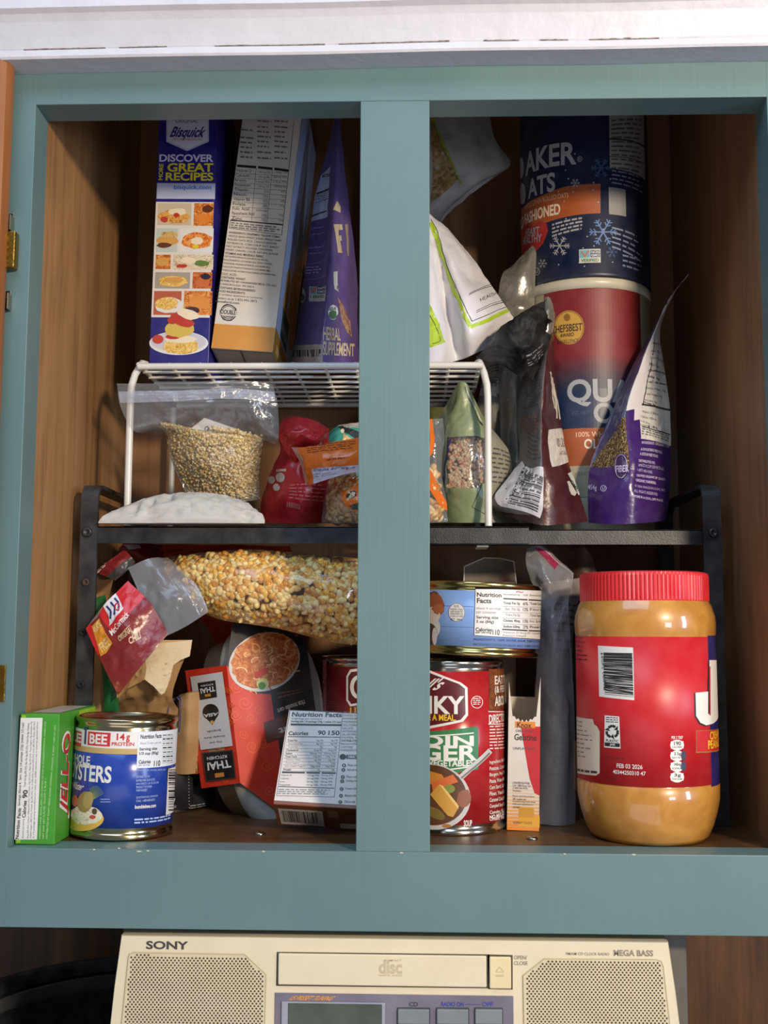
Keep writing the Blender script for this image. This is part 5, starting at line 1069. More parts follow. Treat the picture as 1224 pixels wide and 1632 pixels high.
S, mb, p = sheet([[(500, 834, .19), (545, 834, .175), (605, 834, .18)], [(505, 740, .19), (540, 740, .172), (605, 740, .178)], [(520, 697, .19), (545, 690, .175), (605, 690, .18)], [(538, 678, .194), (560, 674, .19), (605, 672, .19)]], lambda x, y, u, v: K(206, 200, 190) if y < 682-(x-540)*.0 and x > 536 and y < 679+(x-540)*.12 else TEALP, .02, .0015, 50, 85, 24, 30, back=TEALP)
p.tri([(540, 679), (548, 680), (575, 690), (580, 706), (572, 704), (556, 692)], INK, 1); p.ell(546, 687, 3, 3.6, CRM, 2); p.tri([(548, 690), (560, 700), (552, 706), (546, 702)], K(226, 190, 130), 2)
solo(mb, 'teal_pouch', 'teal pouch with white top edge peeking out above the orange packet', 'pouch')
# ---- sage pouch with window, grey pouch, olive pouch
SAGE = PL(134, 146, 106, .35); SAGEL = PL(170, 172, 140, .4)
def f_(x, y, u, v):
    if y < 668: return SAGE if x > 712 or y < 640 else SAGEL
    if 713 < x < 772 and 697 < y < 774: return FILM
    if x < 712: return SAGEL
    return SAGE if x < 772 else PL(150, 146, 128, .4)
t = thing('sage_pouch', 'sage green pouch with a clear window of pale kernels behind the right rack leg', 'pouch', P(755, 834, .15))
S, mb, p = sheet([[(690, 833, .152), (730, 833, .130), (775, 833, .130), (822, 832, .152)], [(692, 770, .154), (725, 770, .124), (770, 770, .124), (815, 770, .152)], [(694, 690, .154), (725, 690, .128), (765, 690, .128), (812, 722, .152)], [(706, 655, .152), (727, 650, .134), (750, 648, .132), (772, 668, .146)], [(731, 609, .128), (735, 608, .126), (740, 609, .126), (745, 612, .128)]], f_, .018, .0022, 40, 91, 30, 36, back=SAGE)
p.line([(719, 697), (712, 730), (706, 790)], 1.8, K(56, 50, 120), 1); p.line([(717, 700), (710, 735), (703, 790)], .8, INK, 1); p.line([(741, 610), (752, 640), (768, 672)], 1, K(206, 206, 190), 1); p.line([(741, 616), (752, 646), (768, 680)], .7, INK, 1)
p.small([(783, 772), (812, 776), (813, 722), (786, 712)], 8, DGREY, 1, .35, .2, 3); p.line([(768, 770), (752, 808), (792, 830)], .8, INK, 1)
mb.build('pouch_body', t)
PEA = [K(180, 154, 120, .5), K(190, 166, 130, .5), K(186, 128, 88, .5), K(196, 176, 144, .5)]
S2 = Patch([[(712, 778, .130), (745, 778, .126), (776, 778, .128)], [(714, 738, .131), (745, 738, .128), (776, 738, .130)], [(715, 694, .134), (745, 694, .131), (774, 694, .134)]], 12, 12)
g = scatter(S2, PEA, 520, .0019, (0, 1), (0, 1), .001, (1, .85, .9), 15, None, 6, 4)
g.grid([[q+V((0, .006, 0)) for q in r] for r in S2.g], PEA[0])
solo(g, 'split_kernels', 'pale kernels seen through the window of the sage green pouch', 'kernels', None, 'stuff')
GP = PL(168, 162, 148, .4)
S, mb, p = sheet([[(745, 834, .195), (785, 834, .188), (832, 834, .195)], [(745, 720, .195), (785, 720, .188), (832, 740, .195)], [(766, 620, .195), (790, 620, .186), (822, 640, .195)], [(768, 578, .198), (785, 570, .195), (806, 573, .198)]], lambda x, y, u, v: GP if y < 630 else PL(110, 106, 92, .45), .02, .002, 40, 95, 22, 34, back=GP)
p.small([(775, 600), (802, 594), (800, 580), (772, 588)], 3, DGREY, 1, .35, .2, 4); p.small([(760, 622), (800, 616), (800, 602), (762, 606)], 3, DGREY, 1, .35, .2, 4); p.bars([(782, 617), (792, 615), (792, 605), (782, 607)], DGREY, 5, 2)
solo(mb, 'grey_pouch', 'grey printed pouch standing behind the right end of the rack', 'pouch')
OLV = PL(92, 96, 54, .4)
S, mb, p = sheet([[(610, 834, .215), (660, 834, .2), (722, 834, .215)], [(610, 700, .215), (660, 700, .198), (726, 700, .215)], [(612, 680, .215), (665, 675, .2), (724, 675, .215)], [(616, 652, .218), (668, 648, .215), (720, 650, .218)]], OLV, .02, .0025, 40, 97, 20, 30)
solo(mb, 'olive_pouch', 'olive green pouch in shade under the rack right of the centre stile', 'pouch')

# ---- popcorn bag lying on the lower goods
YO = .036
t = thing('corn_bag', 'clear bag of popcorn kernels lying on its side under the shelf deck', 'bag', P(450, 1010, .09))
pr_ = [[(302, 962, .105), (350, 987, .088), (440, 1001, .082), (540, 1025, .082), (640, 1030, .105)], [(280, 938, .095), (345, 952, .068), (440, 962, .058), (540, 976, .058), (645, 980, .095)], [(262, 905, .095), (345, 905, .070), (440, 910, .060), (540, 920, .060), (645, 925, .095)], [(264, 889, .112), (330, 880, .092), (410, 876, .088), (500, 884, .088), (640, 895, .112)]]
S, mb, p = sheet(pr_, FILMT, .03, .0018, 40, 101, 46, 26)
mb.build('bag', t)
S3, mb, p = sheet([[(256, 1018, .064), (295, 999, .064), (333, 975, .066)], [(228, 960, .066), (270, 948, .064), (312, 932, .072)], [(204, 905, .076), (238, 890, .076), (268, 888, .092)]], FILMH, .0, .002, 50, 103, 20, 24)
p.line([(304, 925), (322, 950), (332, 972)], 5, ZIP, 2); p.line([(292, 935), (308, 960), (318, 980)], 2, ZIP, 2)
tag(mb.build('bag_flap', t), 'empty clear end of the bag hanging over a red packet')
CORN = [K(222, 160, 50, .3), K(232, 180, 78, .3), K(240, 210, 136, .3), K(206, 136, 38, .3), K(236, 206, 136, .3)]
g = scatter(Patch(pr_, 40, 24), CORN, 1400, .0036, (.07, .98), (.02, .98), .0008, (1.1, .80, .62), 23, None, 8, 6, .42)
gb = Patch([[(x, y, d+.010) for x, y, d in r] for r in pr_], 30, 20); gb.mesh(g, grains('corn_mass', ((160, 96, 24), (206, 140, 40), (226, 180, 90)), 170)); gb.back(g, CORN[0], .03)
solo(g, 'popcorn_kernels', 'golden popcorn kernels filling the clear bag under the shelf deck', 'kernels', None, 'stuff')
# ---- spice packets at the left
YO = .022
SPR = PL(126, 26, 28, .28); REDB = PL(200, 26, 34, .28)
def f_(x, y, u, v): return REDB if (v > .62 and u > .30) else (REDB if (v > .55 and u < .12) else SPR)
S, mb, p = sheet([[(188, 1108, .072), (226, 1060, .068), (268, 1010, .078)], [(160, 1052, .070), (202, 1004, .062), (240, 962, .072)], [(137, 1002, .076), (168, 962, .072), (204, 926, .080)]], f_, .008, .0012, 60, 111, 26, 30, back=SPR)
z7 = lambda *a: [(x/3.825, 860+y/3.825) for x, y in a]
p.tri(z7((520, 540), (600, 400), (640, 380), (600, 470)), FOIL, 1)
p.tri(z7((628, 402), (700, 322), (720, 350), (752, 420), (690, 500), (668, 525), (665, 470)), K(222, 222, 226), 1)
for i in range(3): a, b = 650+i*24, 405-i*24; p.line(z7((a, b), (a+26, b+30), (a+24, b+78)), 3.2, K(26, 40, 110), 2)
p.ring(715/3.825, 860+410/3.825, 4.5, 6.5, 2.4, K(190, 30, 40), 2); p.ptext('McCormick', z7((684, 588), (790, 462), (768, 434), (664, 556)), WH, .02, 1)
p.tri(z7((560, 530), (606, 478), (640, 560), (686, 632), (650, 690), (614, 712), (590, 620)), K(222, 146, 40), 1); p.ptext('40% MORE', z7((582, 572), (622, 524), (602, 488), (565, 540)), K(244, 220, 150), .03, 2); p.ptext('FREE', z7((625, 690), (676, 640), (648, 590), (600, 640)), K(244, 220, 150), .03, 2)
p.ptext('ORIGINAL', z7((730, 622), (810, 560), (796, 528), (716, 590)), K(214, 190, 150), .01, 1); p.line(z7((722, 600), (792, 520)), .9, K(214, 190, 150), 1); p.ptext('CHILI', z7((790, 640), (860, 600), (850, 556), (780, 600)), K(214, 190, 150), .04, 1)
solo(mb, 'seasoning_packet', 'red seasoning packet with a white logo tilted against the kraft envelopes', 'packet')
S, mb, p = sheet([[(184, 925, .102), (200, 912, .1), (216, 896, .104)], [(168, 918, .102), (186, 902, .098), (208, 886, .102)], [(152, 912, .104), (174, 893, .1), (199, 876, .104)]], lambda x, y, u, v: SPR if v > .45 else PL(64, 58, 56, .3), .01, .002, 60, 113, 14, 18, back=SPR)
p.small([(154, 916), (172, 900), (168, 893), (152, 908)], 2, WH, 1, .5, .2, 2); solo(mb, 'spice_packet', 'small crumpled red and grey packet above the red seasoning packet', 'packet')
ORR = PL(196, 66, 24, .28)
S, mb, p = sheet([[(370, 1150, .20), (420, 1150, .192), (470, 1150, .20)], [(330, 1000, .20), (400, 1000, .190), (475, 960, .20)], [(200, 892, .20), (330, 905, .188), (470, 900, .20)], [(196, 866, .205), (330, 868, .202), (462, 870, .205)]], lambda x, y, u, v: ORR if x > 258 else PL(110, 20, 26, .28), .02, .003, 35, 115, 34, 22, back=ORR)
p.tri([(196, 868), (222, 868), (226, 874), (205, 876)], K(150, 150, 160), 1); p.line([(268, 880), (285, 878), (292, 872)], 1.4, K(120, 30, 16), 1); p.line([(270, 886), (290, 884)], 1.2, K(120, 30, 16), 1)
solo(mb, 'orange_bag', 'orange and dark red bag standing behind the popcorn bag', 'bag')
YO = .036
KR = PL(172, 132, 84, .65, .001, 50); KRL = PL(190, 152, 104, .65, .001, 50); GRP = PL(22, 104, 50, .35)
def env(rows, m, label, seed, name='kraft_envelope', cat='envelope'):
    S, mb, p = sheet(rows, m, .006, .0012, 40, seed, 12, 30); solo(mb, name, label, cat, 'kraft envelopes' if name == 'kraft_envelope' else None)
    return S
env([[(122, 1278, .118), (160, 1278, .114)], [(132, 1100, .118), (156, 1100, .114)], [(140, 1010, .120), (160, 1010, .117)], [(153, 926, .125), (181, 922, .122)]], KR, 'kraft envelope farthest back behind the seasoning packet at left', 121)
env([[(140, 1278, .098), (178, 1278, .094)], [(145, 1100, .098), (168, 1100, .094)], [(140, 1020, .102), (162, 1020, .098)], [(145, 961, .106), (163, 955, .104)]], KRL, 'kraft envelope standing just left of the green packet', 122)
env([[(160, 1278, .090), (196, 1278, .086)], [(166, 1130, .090), (190, 1130, .086)], [(158, 1030, .092), (184, 1080, .090)], [(150, 953, .100), (168, 948, .099)]], GRP, 'narrow green packet behind the red seasoning packet', 123, 'green_packet', 'packet')
t = thing('torn_envelope', 'kraft envelope torn open at the top behind the oyster can', 'envelope', P(245, 1270, .095))
S, mb, p = sheet([[(192, 1265, .122), (240, 1265, .116), (302, 1265, .122)], [(189, 1140, .108), (240, 1140, .1), (290, 1150, .11)], [(186, 1113, .09), (232, 1085, .08), (275, 1105, .096)], [(192, 1024, .092), (245, 1026, .084), (304, 1023, .096)]], KR, .008, .0022, 40, 125, 24, 34); mb.build('envelope_body', t)
CRP = PL(216, 196, 160, .8, .002, 120)
outl = [(191, 1021), (306, 1020), (302, 1046), (288, 1052), (276, 1060), (270, 1085), (262, 1104), (257, 1107), (245, 1094), (231, 1083), (186, 1113), (188, 1060)]
S, mb2, p = sheet([[(182, 1118, .078), (230, 1112, .068), (310, 1110, .084)], [(184, 1065, .080), (240, 1065, .070), (310, 1065, .084)], [(190, 1018, .086), (245, 1018, .078), (308, 1018, .090)]], KRL, 0, .0016, 50, 127, 20, 20)
q = MB(); pr2 = Print(q, S); pr2.tri(outl, KRL, 1); pr2.tri([(228, 1028), (290, 1022), (306, 1020), (302, 1046), (288, 1052), (276, 1060), (270, 1085), (262, 1104), (257, 1107), (245, 1094), (231, 1083), (233, 1062)], CRP, 4)
b_ = MB(); b_.v = [v+V((0, .0008, 0)) for v in q.v]; n0 = len(q.v); q.v += b_.v; q.f += [[i+n0 for i in f][::-1] for f in q.f]; q.m += [KR]*len(q.m); q.s += q.s[:]
tag(q.build('torn_flap', t), 'peeled back flap with fluffy cream paper edge')
t = thing('paper_bag', 'small kraft paper bag with blue lined curl beside the noodle box', 'bag', P(300, 1225, .1))
S, mb, p = sheet([[(270, 1232, .112), (298, 1234, .108), (330, 1230, .116)], [(278, 1170, .108), (300, 1170, .102), (324, 1170, .112)], [(284, 1120, .108), (300, 1112, .104), (322, 1108, .112)], [(286, 1108, .112), (302, 1104, .11), (320, 1104, .114)]], KR, .01, .0014, 45, 131, 16, 24); mb.build('bag_body', t)
q = MB(); a = [P(x, y, .139) for x, y in ((266, 1140), (268, 1124), (274, 1114), (281, 1111), (286, 1116), (287, 1135), (284, 1170))]
q.grid([a, [v+V((.002, .02, 0)) for v in a]], WH); q.grid([[v+V((.0006, -.0002, .0008)) for v in a], [v+V((.002, .02, .0012)) for v in a]], K(40, 70, 150)); tag(q.build('curled_edge', t), 'white curl lined in blue')
# ---- black tub
t = thing('black_tub', 'low black round tub with a white recycling mark behind the oyster can', 'tub', P(255, 1300, .11))
cx = P(240, 1290, .19).x; r_ = P(341, 1270, .19).x-cx; zt_ = P(290, 1228, .14).z
b = MB(); TB = K(30, 27, 32, .3); b.lathe([(0, .001), (r_*.97, .001), (r_, .0025), (r_, zt_-.002), (r_*.98, zt_), (0, zt_)], (cx, .19, 0), TB, 80); p = Print(b, Cyl((cx, .19, 0), r_))
for i in range(12): p.ell(300.5+i*.1, 1232+i*5, .8, .8, K(190, 186, 180), 1, 6)
p.small([(302, 1291), (330, 1286), (330, 1278), (303, 1283)], 2, K(150, 146, 146), 1, .4, .1, 4)
for i in range(3): a = i*2*PI/3-PI/2; p.line([(274+4.2*math.cos(a-.8), 1274+6*math.sin(a-.8)), (274+4.2*math.cos(a+.5), 1274+6*math.sin(a+.5))], 2.4, K(206, 204, 200), 1)
p.text('BPA FREE', 268, 1284, 281, 1288, K(170, 166, 166), 0, 1)
b.build('tub', t); q = MB(); q.lathe([(r_*.985, 0), (r_*1.008, .0004), (r_*1.010, .0022), (r_*1.0, .0030)], (cx, .19, 0), TIN, 80); tag(q.build('rim', t), 'bright metal bottom rim')
# ---- noodle box: printed sleeve round a plastic tray
t = thing('noodle_box', 'upside down red noodle box with plastic tray leaning between the torn envelope and pudding carton', 'box', P(400, 1300, .1))
A, B, C_ = P(361, 1060, .132), P(383, 1248, .116), P(495, 1075, .168)
Nm = (B-A).cross(C_-A).normalized(); Nm = -Nm if Nm.dot(CAM-A) < 0 else Nm
Fm = Flat(A, A-B, C_-A); Fm.N = Nm; Fm.U = (C_-A).normalized(); Fm.V = (A-B); Fm.V = (Fm.V-Fm.U*Fm.V.dot(Fm.U)).normalized()
# printed upside down: reading direction and up of the print are reversed
Fp = Flat(A, -Fm.U, -Fm.V); Fp.N = Nm
RDT = K(206, 50, 24, .35); BKT = K(30, 22, 20, .35)
mpoly = [(361, 1060), (372, 985), (425, 985), (488, 1024), (504, 1140), (496, 1240), (440, 1290), (383, 1248)]
q = MB(); pts = [Fm.pt(*Fm.inv(*x)) for x in mpoly]; q.face(pts, BKT); q.face([x-Nm*.0006 for x in pts][::-1], KR)
for i in range(len(pts)): a, b = pts[i-1], pts[i]; q.face([a, b, b-Nm*.0006, a-Nm*.0006], KR)
p = Print(q, Fp)
p.tri([(361, 1060), (383, 1248), (440, 1290), (452, 1240), (445, 1190), (436, 1140), (432, 1106), (405, 1105), (385, 1085)], RDT, 1)
def swirl(cx, cy, r_, m, k):
    pts = [(cx+r_*(1-i/26)*math.cos(i*.45), cy+r_*(1-i/26)*math.sin(i*.45)) for i in range(24)]; p.line(pts, 1.3, m, k)
ORD = K(222, 90, 30, .35)
for x, y, r_ in ((376, 1095, 10), (390, 1120, 12), (375, 1140, 9), (400, 1145, 9), (388, 1170, 8), (402, 1190, 11), (420, 1185, 9), (425, 1220, 10), (412, 1130, 8), (430, 1260, 9)): swirl(x, y, r_, ORD, 2)
for x in (0,):
    p.ell(421, 1055, 58, 46, K(206, 200, 190), 2, 34, -.35); p.ell(422, 1053, 55, 43, blotch('noodle_picture', ((120, 40, 16), (196, 104, 44), (226, 170, 100)), 210), 3, 34, -.35, .04)
rr = random.Random(4)
for i in range(46):
    x, y = 422+rr.gauss(0, 22), 1050+rr.gauss(0, 17); a0 = rr.random()*6; r_ = rr.uniform(5, 11)
    p.line([(x+r_*math.cos(a0+j*.5), y+r_*.7*math.sin(a0+j*.5)) for j in range(6)], 2, rr.choice((K(226, 160, 84, .35), K(206, 110, 50, .35), K(234, 190, 130, .35))), 4+.02*i)
p.tri([(405, 1072), (424, 1064), (428, 1072), (408, 1082)], K(206, 50, 24, .35), 6); p.ell(418, 1090, 10, 9, K(206, 196, 110, .35), 6); p.ell(417, 1093, 6, 6, K(70, 120, 40, .35), 7)
WT = K(200, 180, 160, .35)
p.ptext('rice noodle cart', [(484, 1115), (441, 1130), (443, 1137), (487, 1124)], WT, .03, 2); p.small([(482, 1104), (440, 1117), (437, 1104), (478, 1098)], 2, K(130, 90, 60), 2, .35, .1, 7)
p.tri([(420, 1152), (455, 1140), (500, 1130), (505, 1155), (425, 1184)], K(92, 44, 22, .35), 2); p.ptext('peanut', [(500, 1142), (442, 1158), (445, 1170), (503, 1158)], WT, .05, 3)
p.ptext('Pad Thai', [(470, 988), (430, 986), (430, 990), (470, 994)], WT, .02, 2)
sl_ = MB(); q0_ = [P(321, 1256.5, .142), P(383, 1248, .116), P(361, 1060, .132), P(295, 1069, .158)]
nn = (q0_[1]-q0_[0]).cross(q0_[3]-q0_[0]).normalized(); nn = -nn if nn.dot(CAM-q0_[0]) < 0 else nn
q.face(q0_, RDT); q.face([x-nn*.0006 for x in q0_][::-1], KR)
F2 = Flat(q0_[1], q0_[0]-q0_[1], q0_[0]-q0_[3]); F2.N = nn; p2 = Print(q, F2)
for i in range(30): x, y = rr.uniform(300, 376), rr.uniform(1070, 1246); p, p_ = p2, p; swirl(x, y, 5, ORD, 1); p = p_
e3 = lambda *a: [(270+x/3.709, 1000+y/3.709) for x, y in a]
p2.quad(e3((127, 292), (316, 262), (378, 700), (188, 724)), K(214, 208, 204, .4), 2)
p2.quad(e3((170, 328), (275, 312), (286, 412), (184, 430)), K(60, 40, 30), 3); p2.quad(e3((173, 332), (272, 317), (282, 409), (187, 426)), BKT, 4)
p2.ptext('THAI', e3((272, 346), (186, 362), (192, 392), (276, 376)), WH, .04, 5); p2.ptext('KITCHEN', e3((262, 330), (190, 342), (192, 352), (264, 340)), WH, .01, 5); p2.quad(e3((212, 396), (248, 390), (250, 406), (216, 410)), K(206, 140, 60), 5)
p2.ell(*e3((248, 500))[0], 13.0, 13, BKT, 3, 24); p2.tri(e3((215, 530), (290, 520), (258, 576)), BKT, 3); p2.ptext('ASIA', e3((296, 500), (206, 512), (210, 534), (288, 520)), WH, .04, 5); p2.ell(*e3((257, 560))[0], 3, 3, K(206, 170, 80), 5)
p2.ptext('brands', e3((306, 600), (226, 612), (228, 624), (308, 614)), INK, .01, 3); p2.ptext('Simply Asia', e3((332, 632), (208, 648), (210, 660), (334, 646)), INK, .01, 3); p2.ptext('Try our', e3((316, 664), (238, 676), (240, 690), (318, 678)), INK, .01, 3)
p2.quad(e3((196, 740), (378, 722), (398, 890), (222, 912)), K(70, 60, 54), 3); p2.quad(e3((202, 746), (374, 728), (392, 886), (226, 906)), BKT, 4)
p2.ptext('THAI', e3((358, 780), (228, 800), (232, 846), (372, 826)), WH, .04, 5); p2.ptext('KITCHEN', e3((342, 752), (226, 766), (228, 784), (346, 770)), WH, .02, 5); p2.quad(e3((272, 862), (326, 856), (330, 880), (276, 888)), K(206, 130, 50), 5)
tag(q.build('sleeve', t), 'red and black printed card sleeve')
TRAY = paint((168, 150, 122), .35, .08, 20); CLR = film('tray_lid', (.97, .97, .97), .72, .2, .0004, 60, (190, 186, 178))
EX = q0_[3]-q0_[2]; VV = (A-B).normalized()
def loop(hu, hv, f_, n=48):
    hu0 = .050
    return [A+Fm.U*(.0465+hu*.87*math.copysign(abs(math.cos(a))**.62, math.cos(a)))+VV*(cv_+hv*math.copysign(abs(math.sin(a))**.62, math.sin(a)))+EX*f_ for a in [2*PI*i/n for i in range(n)]]
cv_ = -((A-B).length)/2+.001
q = MB(); q.grid([loop(.047, .079, .30), loop(.047, .079, .36), loop(.045, .077, .40), loop(.045, .075, .84), loop(.040, .070, .93), loop(.034, .062, .95)], TRAY, True, True); q.face(loop(.034, .062, .95), TRAY)
q.build('tray', t)
q = MB(); q.grid([loop(.047, .079, .31), loop(.050, .0825, .31), loop(.051, .0835, .28), loop(.051, .0835, .16), loop(.049, .082, .10), loop(.046, .078, .06), loop(.04, .07, .05)], CLR, True, True); q.face(loop(.04, .07, .05), CLR)
tag(q.build('tray_lid', t), 'cloudy clear plastic lid')
YO = .022
# ---- clear bag with grey packet, open carton and brown bag in the right compartment
GRK = PL(98, 88, 88, .5)
S, mb, p = sheet([[(858, 1312, .10), (898, 1312, .094), (914, 1310, .10)], [(856, 1150, .115), (896, 1150, .106), (914, 1150, .115)], [(856, 1000, .125), (896, 1000, .117), (914, 1000, .125)], [(862, 930, .132), (898, 925, .13), (932, 920, .132)]], GRK, .015, .0016, 40, 141, 20, 34)
mb.v = [V((v.x, v.y, max(v.z, .0006))) for v in mb.v]
FT = K(46, 38, 44, .45); p.ell(894, 1137, 20, 26, blotch('nut_print', ((60, 44, 34), (96, 78, 60), (120, 104, 88)), 160), 1, 22, 0, .04); p.ell(905, 1128, 7, 9, K(70, 48, 34, .45), 2)
for s_, x0, x1, y in (('Delicious', 866, 897, 1186), ('Creamy', 873, 897, 1199), ('& Complete', 870, 899, 1209), ('Taste', 880, 899, 1219)): p.text(s_, x0, y-6, x1, y, FT, .015, 1)
p.small([(884, 1048), (930, 1050), (930, 962), (884, 960)], 7, FT, 1, .3, .3, 5); p.line([(866, 1232), (900, 1234)], 1, FT, 1)
solo(mb, 'grey_packet', 'grey packet with brown nut picture standing inside a clear bag left of the jar', 'packet')
t = thing('clear_bag', 'empty topped clear zip bag wrapped round the grey packet', 'bag', P(890, 1300, .09))
S, mb, p = sheet([[(852, 1312, .090), (892, 1312, .082), (916, 1310, .092)], [(850, 1150, .100), (892, 1150, .092), (916, 1150, .104)], [(858, 1030, .106), (884, 1020, .096), (908, 1010, .106)], [(856, 960, .106), (880, 970, .098), (906, 960, .106)], [(839, 900, .104), (872, 925, .096), (912, 925, .106)], [(840, 874, .108), (866, 872, .104), (914, 914, .108)]], FILMH, 0, .003, 45, 143, 24, 44)
mb.v = [V((v.x, v.y, max(v.z, .0006))) for v in mb.v]
p.tri([(852, 874), (866, 874), (894, 898), (884, 908)], film('pink_stripe', (.9, .3, .45), .6, .2, .0004, 60, (180, 60, 100)), 2); p.line([(842, 886), (858, 872), (912, 914)], 1.2, ZIP, 3); p.line([(912, 914), (906, 958), (886, 1000), (884, 1040)], 1.2, ZIP, 3)
mb.build('bag', t)
t = thing('open_carton', 'open pale carton with raised flap behind the meat can', 'box', P(780, 1200, .15))
CIN = paint((120, 108, 92), .7, .1); x0, x1 = P(739, 925, .150).x, P(822, 925, .150).x; zc = P(780, 928, .150).z
q = MB(); hgt = zc
for o_, ax_, ay_ in (((x0, .150, 0), (x1-x0, 0, 0), (0, .0006, 0)), ((x0, .200, 0), (x1-x0, 0, 0), (0, .0006, 0)), ((x0, .150, 0), (.0006, 0, 0), (0, .05, 0)), ((x1-.0006, .150, 0), (.0006, 0, 0), (0, .05, 0))): q.box(o_, ax_, ay_, (0, 0, hgt), CIN)
q.box((x0, .15, .0), (x1-x0, 0, 0), (0, .05, 0), (0, 0, .0006), CIN); q.build('carton', t)
fl_ = [P(x, y, .185) for x, y in ((739, 935), (740, 903), (772, 889), (797, 890), (819, 895), (823, 935))]
q = MB(); q.face(fl_, CIN); q.face([v+V((0, .0006, 0)) for v in fl_][::-1], WH)
for i in range(1, 5): q.tube([fl_[i], fl_[i+1]] if i < 5 else [], .0006, WH, 6)
q.tube([fl_[0], fl_[1]], .0006, WH, 6); tag(q.build('flap', t), 'raised flap with white cut edge')
BRB = PL(70, 44, 28, .6)
S, mb, p = sheet([[(900, 1180, .150), (930, 1180, .142), (965, 1180, .15)], [(902, 960, .150), (930, 960, .142), (960, 960, .15)], [(906, 878, .155), (930, 872, .15), (944, 890, .152), (954, 912, .155)][:3]], BRB, .012, .002, 40, 151, 14, 24)
mb.v = [V((v.x, v.y, max(v.z, .0006))) for v in mb.v]
solo(mb, 'brown_bag', 'dark brown paper bag peeking out behind the jar lid', 'bag')

# ------------------------------------------------------------------ clock radio under the cabinet
t = thing('clock_radio', 'cream compact disc clock radio mounted under the cabinet', 'radio', (0, .08, -.15))
RC = paint((222, 208, 176), .42, .05, 40, .0001, 400); RCD = paint((196, 180, 140), .5, .05); FY = .0015
def fx(px, py): return P(px, py, FY)
zb2 = -.150; a = fx(194, 1497); b = fx(1064, 1497); zt2 = (a.z+b.z)/2
cx0 = fx(179, 1632).x-.0015; cx1 = fx(1081, 1632).x+.0015
front = [V((a.x, FY, zt2)), V((b.x, FY, zt2)), V((fx(1076, 1570).x, FY, fx(0, 1570).z)), V((cx1, FY, fx(0, 1640).z)), V((cx1, FY, zb2)), V((cx0, FY, zb2)), V((cx0, FY, fx(0, 1640).z)), V((fx(183, 1570).x, FY, fx(0, 1570).z))]
q = MB(); cxm = (a.x+b.x)/2; czm = (zt2+zb2)/2
def off(pts, s, dy, dz=0): return [V((cxm+(v.x-cxm)*s, v.y+dy, czm+(v.z-czm)*(s if dz == 0 else 1)+dz)) for v in pts]
back_ = off(front, .992, .016, .0045); 
q.face(front, RC); rows = [front+[front[0]], off(front, 1.004, .002)+[off(front, 1.004, .002)[0]], off(front, 1.004, .03)+[off(front, 1.004, .03)[0]]]
q.grid([r_ for r_ in rows], RC, False)
q.build('front_housing', t)
q = MB(); xr_ = P(1096, 1550, .035).x; q.box((cx0-.002, .034, zb2), (xr_-cx0+.002, 0, 0), (0, .17, 0), (0, 0, zt2-zb2+.006), paint((92, 86, 78), .5), .003); tag(q.build('rear_housing', t), 'rear housing with shade put into its grey')  # shadow on the rear case is put into its colour
for x in (-.10, .12):
    q = MB(); q.box((x, .06, zt2+.006), (.03, 0, 0), (0, .08, 0), (0, 0, -.016-zt2-.006), BLK, .001); q.build('mount', t)
F = Flat((0, FY-.0002, 0), (1, 0, 0), (0, 0, 1))
TXT = K(84, 76, 70); TXG = K(140, 130, 116)
def letter(*a):
    q = MB(); Print(q, F).text(*a, 1); q.build('lettering', t)
class _p: text = staticmethod(letter)
p = _p
p.text('SONY', 233, 1500, 300, 1513, K(60, 54, 50), .03); p.text('MEGA BASS', 978, 1514, 1041, 1524, TXG, .03); p.text('FM/AM CD CLOCK RADIO', 902, 1518, 971, 1522.5, TXG, .01); p.text('OPEN/', 819, 1523, 840, 1529, TXG, .01); p.text('CLOSE', 819, 1532, 841, 1538, TXG, .01)
def grille(poly):
    g = MB(); pts = [P(*x, FY-.0006) for x in poly]; g.face(pts, paint((212, 196, 160), .5))
    for i in range(len(pts)): a, b = pts[i-1], pts[i]; g.face([a, b, b+V((0, .0006, 0)), a+V((0, .0006, 0))], RCD)
    for i in range(len(pts)): g.tube([pts[i-1], pts[i]], .00035, RCD, 6)
    Fg = Flat((0, FY-.0006, 0), (1, 0, 0), (0, 0, 1)); pg = Print(g, Fg); uv = [(v.x, v.z) for v in pts]; pit = .00262; DOT = paint((70, 58, 40), .8)
    def inside(x, y):
        c = True
        for i in range(len(uv)):
            (xa, ya), (xb, yb) = uv[i-1], uv[i]
            cr = (xb-xa)*(y-ya)-(yb-ya)*(x-xa); L_ = math.hypot(xb-xa, yb-ya)
            if cr/L_*sg < .0016: c = False
        return c
    ar = sum(uv[i-1][0]*uv[i][1]-uv[i][0]*uv[i-1][1] for i in range(len(uv))); sg = 1 if ar > 0 else -1
    xs = [v[0] for v in uv]; zs = [v[1] for v in uv]; j = 0; z = min(zs); 
    while z < max(zs):
        x = min(xs)+(pit/2 if j % 2 else 0)
        while x < max(xs):
            if inside(x, z) and z > -.136: pg.emit([(x+.00072*math.cos(k*PI/4), z+.00072*math.sin(k*PI/4)) for k in range(8)], DOT, 1)
            x += pit
        z += pit*.62; j += 1
    tag(g.build('speaker_grille', t), 'perforated cream grille')
grille([(205, 1526), (207, 1520), (214, 1518), (390, 1521), (424, 1553), (421, 1672), (190, 1672)])
grille([(834, 1555), (868, 1528), (1046, 1529), (1054, 1532), (1057, 1540), (1072, 1672), (836, 1672)])
q = MB(); DARKG = K(70, 60, 46, .7)
q.face([fx(x, y)+V((0, -.0002, 0)) for x, y in ((441, 1517), (780, 1521), (778, 1575), (440, 1571))], DARKG)
a, b = fx(443.5, 1568), fx(775, 1521); q.box((a.x, FY-.0022, a.z), (b.x-a.x, 0, 0), (0, .002, 0), (0, 0, b.z-a.z-.0006), RC, .0008)
